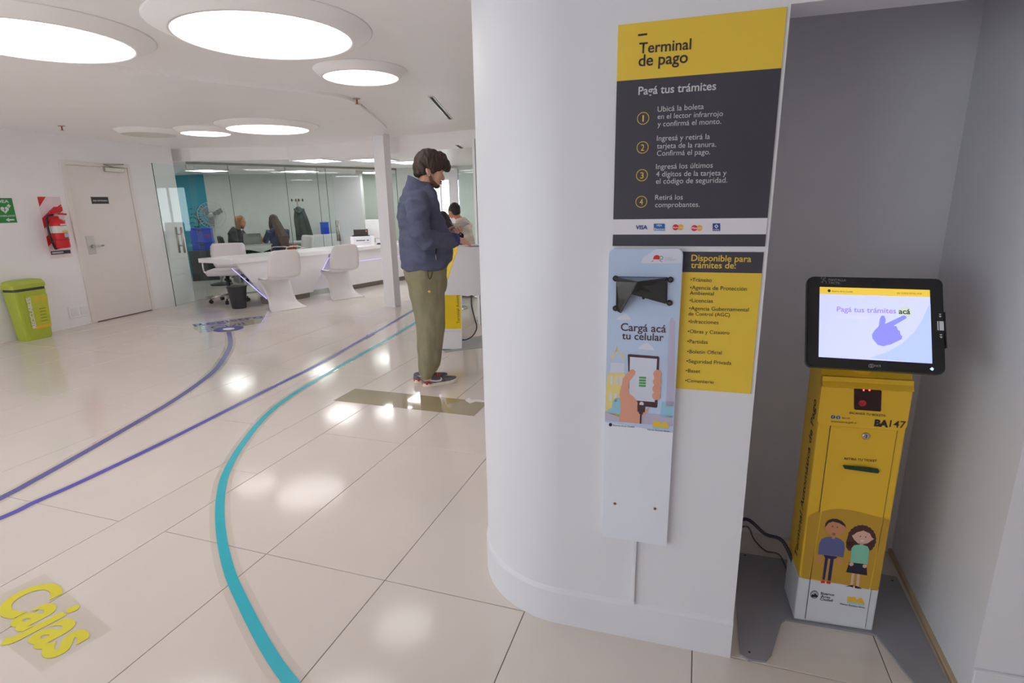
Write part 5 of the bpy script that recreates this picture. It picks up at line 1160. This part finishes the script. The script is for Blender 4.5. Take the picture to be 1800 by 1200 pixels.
# clothes
jk = BM()
loft(jk, [prof_ring(v, a, b, h) for v, a, b, h in ((318, 717, 757, .070), (326, 714.5, 759, .085), (334, 711, 761, .11), (340, 707, 764, .15), (348, 703.5, 766, .195), (362, 701, 770, .212), (380, 701, 776, .212), (402, 702, 785, .205), (425, 704, 791, .20), (444, 705, 792.5, .198), (458, 706, 790, .195), (468, 708, 785, .188), (473, 711, 780, .18))])
tube(jk, [mp(733, 352, .15), mp(733, 362, .20), mp(735, 385, .235), mp(739, 410, .25), mp(750, 421, .245), mp(775, 423, .185), mp(797, 421.5, .13)], [.095, .092, .084, .078, .076, .066, .052], 16)
tube(jk, [mp(733, 352, -.15), mp(733, 362, -.20), mp(738, 385, -.235), mp(750, 408, -.25), mp(765, 409, -.21), mp(781, 403.5, -.125)], [.095, .09, .082, .074, .062, .045], 16)
jacket = body_mesh('jacket', jk, m_navy, man, .0065, 3, (.016, (8, 8, 13)))
def tilt_ring(ub, vb, uf, vf, hw, g=0., n=28):
    a, b = mp(ub, vb), mp(uf, vf); c = (a+b)/2; ax = (b-a); rf = ax.length/2+g; ax.normalize()
    return [c+ax*(rf*math.cos(2*math.pi*k/n))+MR*((hw+g)*math.sin(2*math.pi*k/n)) for k in range(n)]
bm = BM(); loft(bm, [tilt_ring(713, 324, 768, 349, .10), tilt_ring(715.5, 316, 768, 344, .088), tilt_ring(717.5, 308, 765, 338, .082, .004), tilt_ring(717.5, 308, 765, 338, .082, -.006), tilt_ring(717, 318, 766, 345, .082, -.008)], caps=False); obj('collar', bm, m_navy, jacket, smooth=True)
bm = BM(); tube(bm, [mp(794, 421.8, .136), mp(801.5, 421.5, .121)], [.056, .052], 20); obj('cuff', bm, M('navy_cuff', '#2c3a6e', .8), jacket)
bm = BM(); tube(bm, [mp(765.8, 446, .195), mp(766.5, 457, .195)], .004, 6); obj('zip_pull', bm, m_steel, jacket)
bm = BM(); tube(bm, [mp(767.5, 431, .198), mp(766.5, 446, .198)], [.008, .006], 8); obj('pocket_slit', bm, m_black, jacket)
tz = BM()
loft(tz, [prof_ring(v, a, b, h) for v, a, b, h in ((462, 711, 782, .172), (478, 711.5, 783, .178), (492, 715, 783, .178), (504, 721, 782, .172), (512, 724, 780, .16))])
for d_, du in ((.092, 0), (-.092, -5)):
    loft(tz, [prof_ring(v, a+du, b+du, h, d_) for v, a, b, h in ((488, 719, 782, .088), (525, 728.5, 781.5, .088), (550, 733, 781, .084), (575, 736, 779.5, .08), (605, 737, 777.5, .077), (628, 738.5, 775.5, .072), (643, 740, 773.5, .066), (652, 741, 768, .056), (663, 742.5, 759, .046)  , (665, 743, 758.5, .045))])
trs = body_mesh('trousers', tz, m_olive, man, .0065, 2, (.013, (10, 10, 5)))
p = mp(754, 512, .176); bm = BM(); lathe(bm, p-MR*.012, [(.009, 0), (.009, .026)], 16, axis=MR); obj('yellow_tag', bm, m_yel, trs)
bm = BM(); tube(bm, bez([mp(752, 474, .183), mp(752.5, 484, .184), mp(755.5, 490, .182), mp(759, 483, .176), mp(760.5, 474, .172)], 4), .004, 6); obj('pocket_seam', bm, M('dark_olive_seam', '#4c4632', .9), trs)
def shoe(heel, toe, near):
    heel = V((heel.x, heel.y, 0)); d = toe-heel; d.z = 0; L = .292; d.normalize(); s = V((d.y, -d.x, 0))
    X = lambda a, b, z: heel+d*(a*L)+s*b+V((0, 0, z))
    def out(k, z, g=1.): return [X(a, b*g*(1 if sgn > 0 else -1), z+zz*k) for sgn in (1, -1) for a, b, zz in (fr if sgn > 0 else fr[::-1])]
    fr = [(0, .018, .004), (.03, .030, .002), (.15, .037, 0), (.35, .036, 0), (.55, .043, 0), (.75, .046, .001), (.9, .037, .005), (.97, .022, .009), (1.0, .007, .012)]
    bm = BM(); loft(bm, [out(1, 0, .94), out(1, .012), out(1, .026, 1.02), out(1, .028, .97)], smooth=False); so = obj('shoe_sole', bm, M('cream_rubber', '#e6dfcf', .6), man)
    bm = BM(); loft(bm, [[X(a, b*1.03*sg_, z) for sg_ in (1, -1) for a, b, z in (h3 if sg_ > 0 else h3[::-1])] for h3 in ([(-.008, .018, .018), (.1, .036, .018), (.3, .037, .022)], [(-.008, .018, .034), (.1, .036, .034), (.3, .037, .024)])], smooth=False); obj('red_heel_wedge', bm, m_red, so)
    up_ = BM(); rings = []
    for a, hw, zt in ((.0, .02, .075), (.04, .031, .088), (.12, .036, .090), (.25, .036, .086), (.38, .038, .092), (.48, .041, .085), (.6, .044, .070), (.75, .0455, .062), (.88, .0385, .058), (.955, .0265, .053), (.99, .012, .046)):
        rings.append([X(a, hw*math.cos(t)*(1 if math.sin(t) < .3 else .86), .024+(zt-.024)*max(0, math.sin(t))) for t in [math.pi*k/10 for k in range(11)]] + [X(a, hw*math.cos(math.pi+math.pi*k/4), .022) for k in range(1, 4)])
    loft(up_, rings); ob = obj('shoe_upper', up_, M('dark_grey_mesh', '#6f686e', .8, var=.15, scale=60, bump=.3, bscale=200), man, smooth=True)
    bm = BM(); loft(bm, [ell(X(.38+.05*k, 0, .088-.006*k), s, UP, .022, .012, 10) for k in range(4)]); tube(bm, [X(.30, 0, .095), X(.27, 0, .118)], [.02, .024], 8); obj('tongue', bm, M('coral_tongue', '#e0523c', .6) if near else m_dark, ob)
    bm = BM()
    for k in range(4): tube(bm, [X(.40+.055*k, -.028, .084-.006*k), X(.42+.055*k, 0, .098-.008*k), X(.40+.055*k, .028, .084-.006*k)], .0035, 6)
    obj('laces', bm, m_dark, ob)
    for sg_ in (1, -1):
        bm = BM(); sw = [(.07, .072, .031), (.2, .046, .037), (.36, .036, .040), (.5, .038, .044), (.545, .052, .0445), (.53, .066, .0425), (.50, .070, .041), (.505, .056, .043), (.47, .050, .042), (.38, .048, .040), (.24, .056, .037)]
        prism(bm, [X(a, (b-.0015)*sg_, z) for a, z, b in sw], s*(.0035*sg_)); obj('side_mark', bm, m_wprint, ob)
shoe(fl(742.5, 678.5), fl(804, 670.5), True); shoe(fl(728, 672.5), fl(790, 664), False)
pho = thing('mobile_phone', 'thin dark phone held in the left hand of the standing person', 'phone', pc_)
Xp = Matrix(((pa.x, pw.x, pn.x, pc_.x), (pa.y, pw.y, pn.y, pc_.y), (pa.z, pw.z, pn.z, pc_.z), (0, 0, 0, 1))); Lh = (ph1-ph0).length/2
bm = BM(); box(bm, (-Lh, -.036, -.010), (Lh, .036, -.002), .003, Xp); obj('case', bm, M('pale_grey_phone', '#b9b7ae', .35, .4), pho)
bm = BM(); box(bm, (-Lh+.004, -.033, -.002), (Lh-.004, .033, -.0008), 0, Xp); obj('screen', bm, M('phone_glass', '#2a2c40', .1), pho)

# ---- the second terminal the man leans on
kb = fl(812, 613); KF = MF; KR = MR
t2 = thing('payment_terminal', 'white and yellow payment terminal the standing person leans on', 'kiosk', kb)
TPl = Plane(kb, KR)
def tq(u, v, d=0.): return TPl(u, v)+KR*d
DW = .34
top_z = tq(806, 434).z
ztl = top_z
bm = BM(); sd = [tq(806, 434), tq(783, 503), tq(783, 518), tq(900, 520), tq(900, 434)]; prism(bm, sd, KR*-DW); hb_ = obj('head_body', bm, m_white, t2)
bm = BM(); fp = [tq(806, 434), tq(783, 503)]; nn = (fp[1]-fp[0]).cross(KR).normalized()
if nn.dot(-KF) < 0: nn = -nn
prism(bm, [fp[0], fp[1], fp[1]-KR*DW, fp[0]-KR*DW], nn*.006); obj('front_panel', bm, M('bright_yellow_print', '#f2cf1e', .4), t2)
bm = BM(); prism(bm, [tq(776, 518), tq(812, 519), tq(812, 614), tq(776, 613)], KR*-.22); ped = obj('pedestal', bm, m_white, t2)
bm = BM(); prism(bm, [tq(776, 519, .0005), tq(809, 519, .0005), tq(811, 577.5, .0005), tq(776, 577.5, .0005)], KR*.002); yp = obj('side_print', bm, MATS['bright_yellow_print'], ped)
text('Terminal Autom', tq(808, 568, .003), tq(806, 519, .003), m_ink, ped, up=-KF, bold=.0, off=0)
text('Buenos Aires Ciudad', tq(781, 583, .001), tq(810, 583, .001), m_greytxt, ped, off=.0005)
bm = BM(); a = kb; c_ = [a-KF*.2+KR*.06, a+KF*.5+KR*.06, a+KF*.5-KR*.4, a-KF*.2-KR*.4]; prism(bm, [V((p.x, p.y, 0)) for p in c_], (0, 0, .008)); obj('base_plate', bm, M('pale_grey_plate', '#a7abab', .45), t2)
bm = BM(); a = tq(840, 433, -.1); box(bm, (-.09, -.08, 0), (.09, .08, .006), .002, Matrix.Translation(V((a.x, a.y, ztl))) @ OM); obj('keypad', bm, M('pale_blue_plastic', '#c9cbe0', .4), t2)
bm = BM(); box(bm, (-.092, -.082, .001), (.092, .082, .003), .0005, Matrix.Translation(V((a.x, a.y, ztl))) @ OM); obj('keypad_rim', bm, m_cred, t2)
o = thing('power_cable', 'dark violet cable looping under the second terminal to its base plate', 'cable', kb+KF*.1)
bm = BM(); q = lambda u, v: tq(u, v, -.12); tube(bm, bez([q(836, 519), q(836, 540), q(842, 565), q(845, 580), q(838, 594), q(826, 601), q(813, 601)], 6), .007, 8); obj('sheath', bm, MATS['dark_violet_cable'], o)

# ---- seated people
def seated(name_label, loc, yaw, lean, m_top, m_bot, m_hr, style, m_sk, reach=.34, top_z=1.30, arm_z=.80):
    o = thing('person', name_label, 'person', (0, 0, 0))
    X = Matrix.Rotation(yaw, 4, 'Z'); X.translation = V(loc)
    def L(x, y, z): return X @ V((x, y, z))
    B = lambda bm, c, r, rot=None: ball(bm, L(*c), r, 14, X.to_3x3().to_4x4() @ (rot or Matrix()))
    hz = top_z-.13; hy = .12+lean; sh = (lean*.75, top_z-.315)
    s_ = BM(); B(s_, (0, hy, hz), (.074, .092, .108)); B(s_, (0, hy+.035, hz-.055), (.055, .055, .062)); B(s_, (0, hy+.092, hz-.025), (.012, .014, .02))
    for k in (1, -1): B(s_, (k*.074, hy-.005, hz-.02), (.010, .018, .03))
    tube(s_, [L(0, hy-.03, hz-.06), L(0, sh[0]+.02, sh[1]+.03), L(0, sh[0], sh[1]-.06)], [.05, .054, .09], 12)
    tube(s_, [L(0, sh[0], sh[1]-.02), L(0, lean*.4, .75), L(0, 0, .53)], [(.15, .09), (.13, .10), (.15, .11)], 14, up=X.to_3x3() @ V((0, 1, 0)))
    t_ = BM(); tube(t_, [L(0, sh[0]+.02, sh[1]+.07), L(0, sh[0], sh[1]), L(0, lean*.6, (sh[1]+.75)/2), L(0, lean*.35, .72), L(0, 0, .56), L(0, -.01, .48)], [(.08, .075), (.175, .10), (.19, .125), (.18, .13), (.185, .14), (.18, .14)], 18, up=X.to_3x3() @ V((0, 1, 0)))
    for k in (1, -1):
        S = L(k*.17, sh[0], sh[1]-.02); E_ = L(k*.23, sh[0]+.1, arm_z); W_ = L(k*.10, sh[0]+reach, arm_z+.01)
        tube(s_, [S, E_, W_], [.048, .038, .026], 10); tube(t_, [S, (S+E_)/2, E_, (E_+W_)/2, E_+(W_-E_)*.88], [.072, .066, .058, .050, .042], 12)
        hand(s_, W_+(W_-E_).normalized()*.01, (W_-E_), UP, -k, .25, .95)
        tube(s_, [L(k*.09, 0, .53), L(k*.1, .42, .52), L(k*.1, .44, .10)], [.075, .055, .04], 10)
    body_mesh('body', s_, m_sk, o, .006, 2)
    body_mesh('top', t_, m_top, o, .009, 2, (.008, (9, 9, 12)))
    b_ = BM(); tube(b_, [L(0, -.06, .53), L(0, .08, .53)], [(.18, .11), (.17, .10)], 14)
    for k in (1, -1):
        tube(b_, [L(k*.09, 0, .53), L(k*.1, .25, .53), L(k*.1, .42, .51), L(k*.1, .45, .38), L(k*.1, .45, .11)], [.095, .085, .075, .065, .058], 12)
        bm = BM(); loft(bm, [ell(L(k*.1, .38+a, .0+zt/2), X.to_3x3() @ V((1, 0, 0)), UP, hw, zt/2, 10) for a, hw, zt in ((0, .025, .08), (.06, .036, .10), (.15, .042, .07), (.22, .036, .05), (.26, .015, .035))]); obj('shoe', bm, m_dark, o)
        bm = BM(); B(bm, (k*.03, hy+.083, hz-.005), (.009, .006, .006)); obj('eye', bm, MATS['eye_dark'], o)
    body_mesh('trousers', b_, m_bot, o, .010, 2)
    h_ = BM(); B(h_, (0, hy-.02, hz+.03), (.092, .098, .100))
    if style == 'bob': B(h_, (0, hy-.045, hz-.03), (.095, .07, .12)); [B(h_, (k*.075, hy-.02, hz-.05), (.03, .05, .11)) for k in (1, -1)]
    if style == 'long': tube(h_, [L(0, hy-.05, hz+.02), L(0, hy-.16, hz-.15), L(0, hy-.30, hz-.33), L(0, hy-.36, hz-.55)], [(.09, .07), (.115, .07), (.125, .06), (.09, .035)], 14, up=X.to_3x3() @ V((0, 1, 0))); [B(h_, (k*.075, hy-.02, hz-.08), (.03, .06, .13)) for k in (1, -1)]
    if style == 'short': B(h_, (0, hy-.06, hz-.015), (.082, .055, .075))
    body_mesh('hair', h_, m_hr, o, .008, 2, (.006, (30, 30, 8)))
    o.location = (0, 0, 0); return o
dir_ang = lambda dx, dy: math.atan2(dy, dx)-math.pi/2
m_blond = M('blond_hair', '#9a6a35', .6, var=.3, scale=50, bump=.4); m_brn = M('brown_hair', '#452f24', .6, var=.3, scale=50, bump=.4); m_blk = M('black_hair', '#1d1715', .5, var=.3, scale=50, bump=.4)
m_gr = M('charcoal_knit', '#2c2d31', .9, bump=.3, bscale=20); m_den = M('dark_denim', '#2b355a', .9); m_blkc = M('black_trousers', '#1f1f22', .9)
p1_ = V((-8.92, 8.95, 0)); p2_ = V((-8.12, 9.32, 0))
seated('person in a charcoal top seated at the office desk with arms on it', p1_, dir_ang(.75, .2), .06, m_gr, m_blkc, m_blond, 'bob', m_skin2, top_z=1.32)
seated('person in a dark blue top seated with back turned behind the office glass', p2_, dir_ang(-.9, .35), .05, m_den, m_blkc, m_brn, 'long', m_skin, top_z=1.32)
a3 = aty(786, 385, 7.1); a4 = aty(815, 370, 8.1)
m_chk = M('checked_shirt', '#cfc4b8', .85, var=.28, scale=5, stretch=(1, 1, 3)); m_olv = M('olive_trousers', '#54492c', .9)
seated('person in black clothes seated beyond the phone of the standing person', V((a3.x+.05, a3.y, 0)), dir_ang(-.75, .5), .10, m_blkc, m_blkc, m_blk, 'long', m_skin2, top_z=1.36, arm_z=.86)
seated('person in a pale checked shirt seated and leaning forward behind the terminal', V((a4.x+.08, a4.y, 0)), dir_ang(-.85, .15), .16, m_chk, m_olv, m_blk, 'short', m_skin2, top_z=1.48, arm_z=.92)
for p, lb in ((V((a3.x+.05, a3.y, 0)), 'round black stool under the person in black beyond the terminal'), (V((a4.x+.08, a4.y, 0)), 'round black stool under the person in the checked shirt')):
    o = thing('stool', lb, 'stool', p, 'round black stools')
    bm = BM(); lathe(bm, p, [(.17, .36), (.18, .37), (.18, .395), (.16, .40)], 24); obj('seat', bm, m_black, o)
    bm = BM(); cyl(bm, p+V((0, 0, .02)), p+V((0, 0, .36)), .03); obj('post', bm, m_chrome, o)
    bm = BM(); lathe(bm, p, [(.19, 0), (.19, .015), (.04, .03)], 24); obj('foot', bm, m_chrome, o)
q1_ = aty(770, 430, 8.2)
o = thing('service_counter', 'far white service counter in front of the two people on black stools', 'counter', (-3.98, 8.15, 0))
bm = BM(); X_ = oriented((-3.98, 8.15, 0), math.radians(15)); box(bm, (-.25, -.75, .72), (.25, .75, .78), .005, X_); obj('worktop', bm, m_white, o)
bm = BM(); box(bm, (-.05, -.7, 0), (.12, .7, .72), .005, X_); obj('pedestal', bm, m_white, o)

finish()
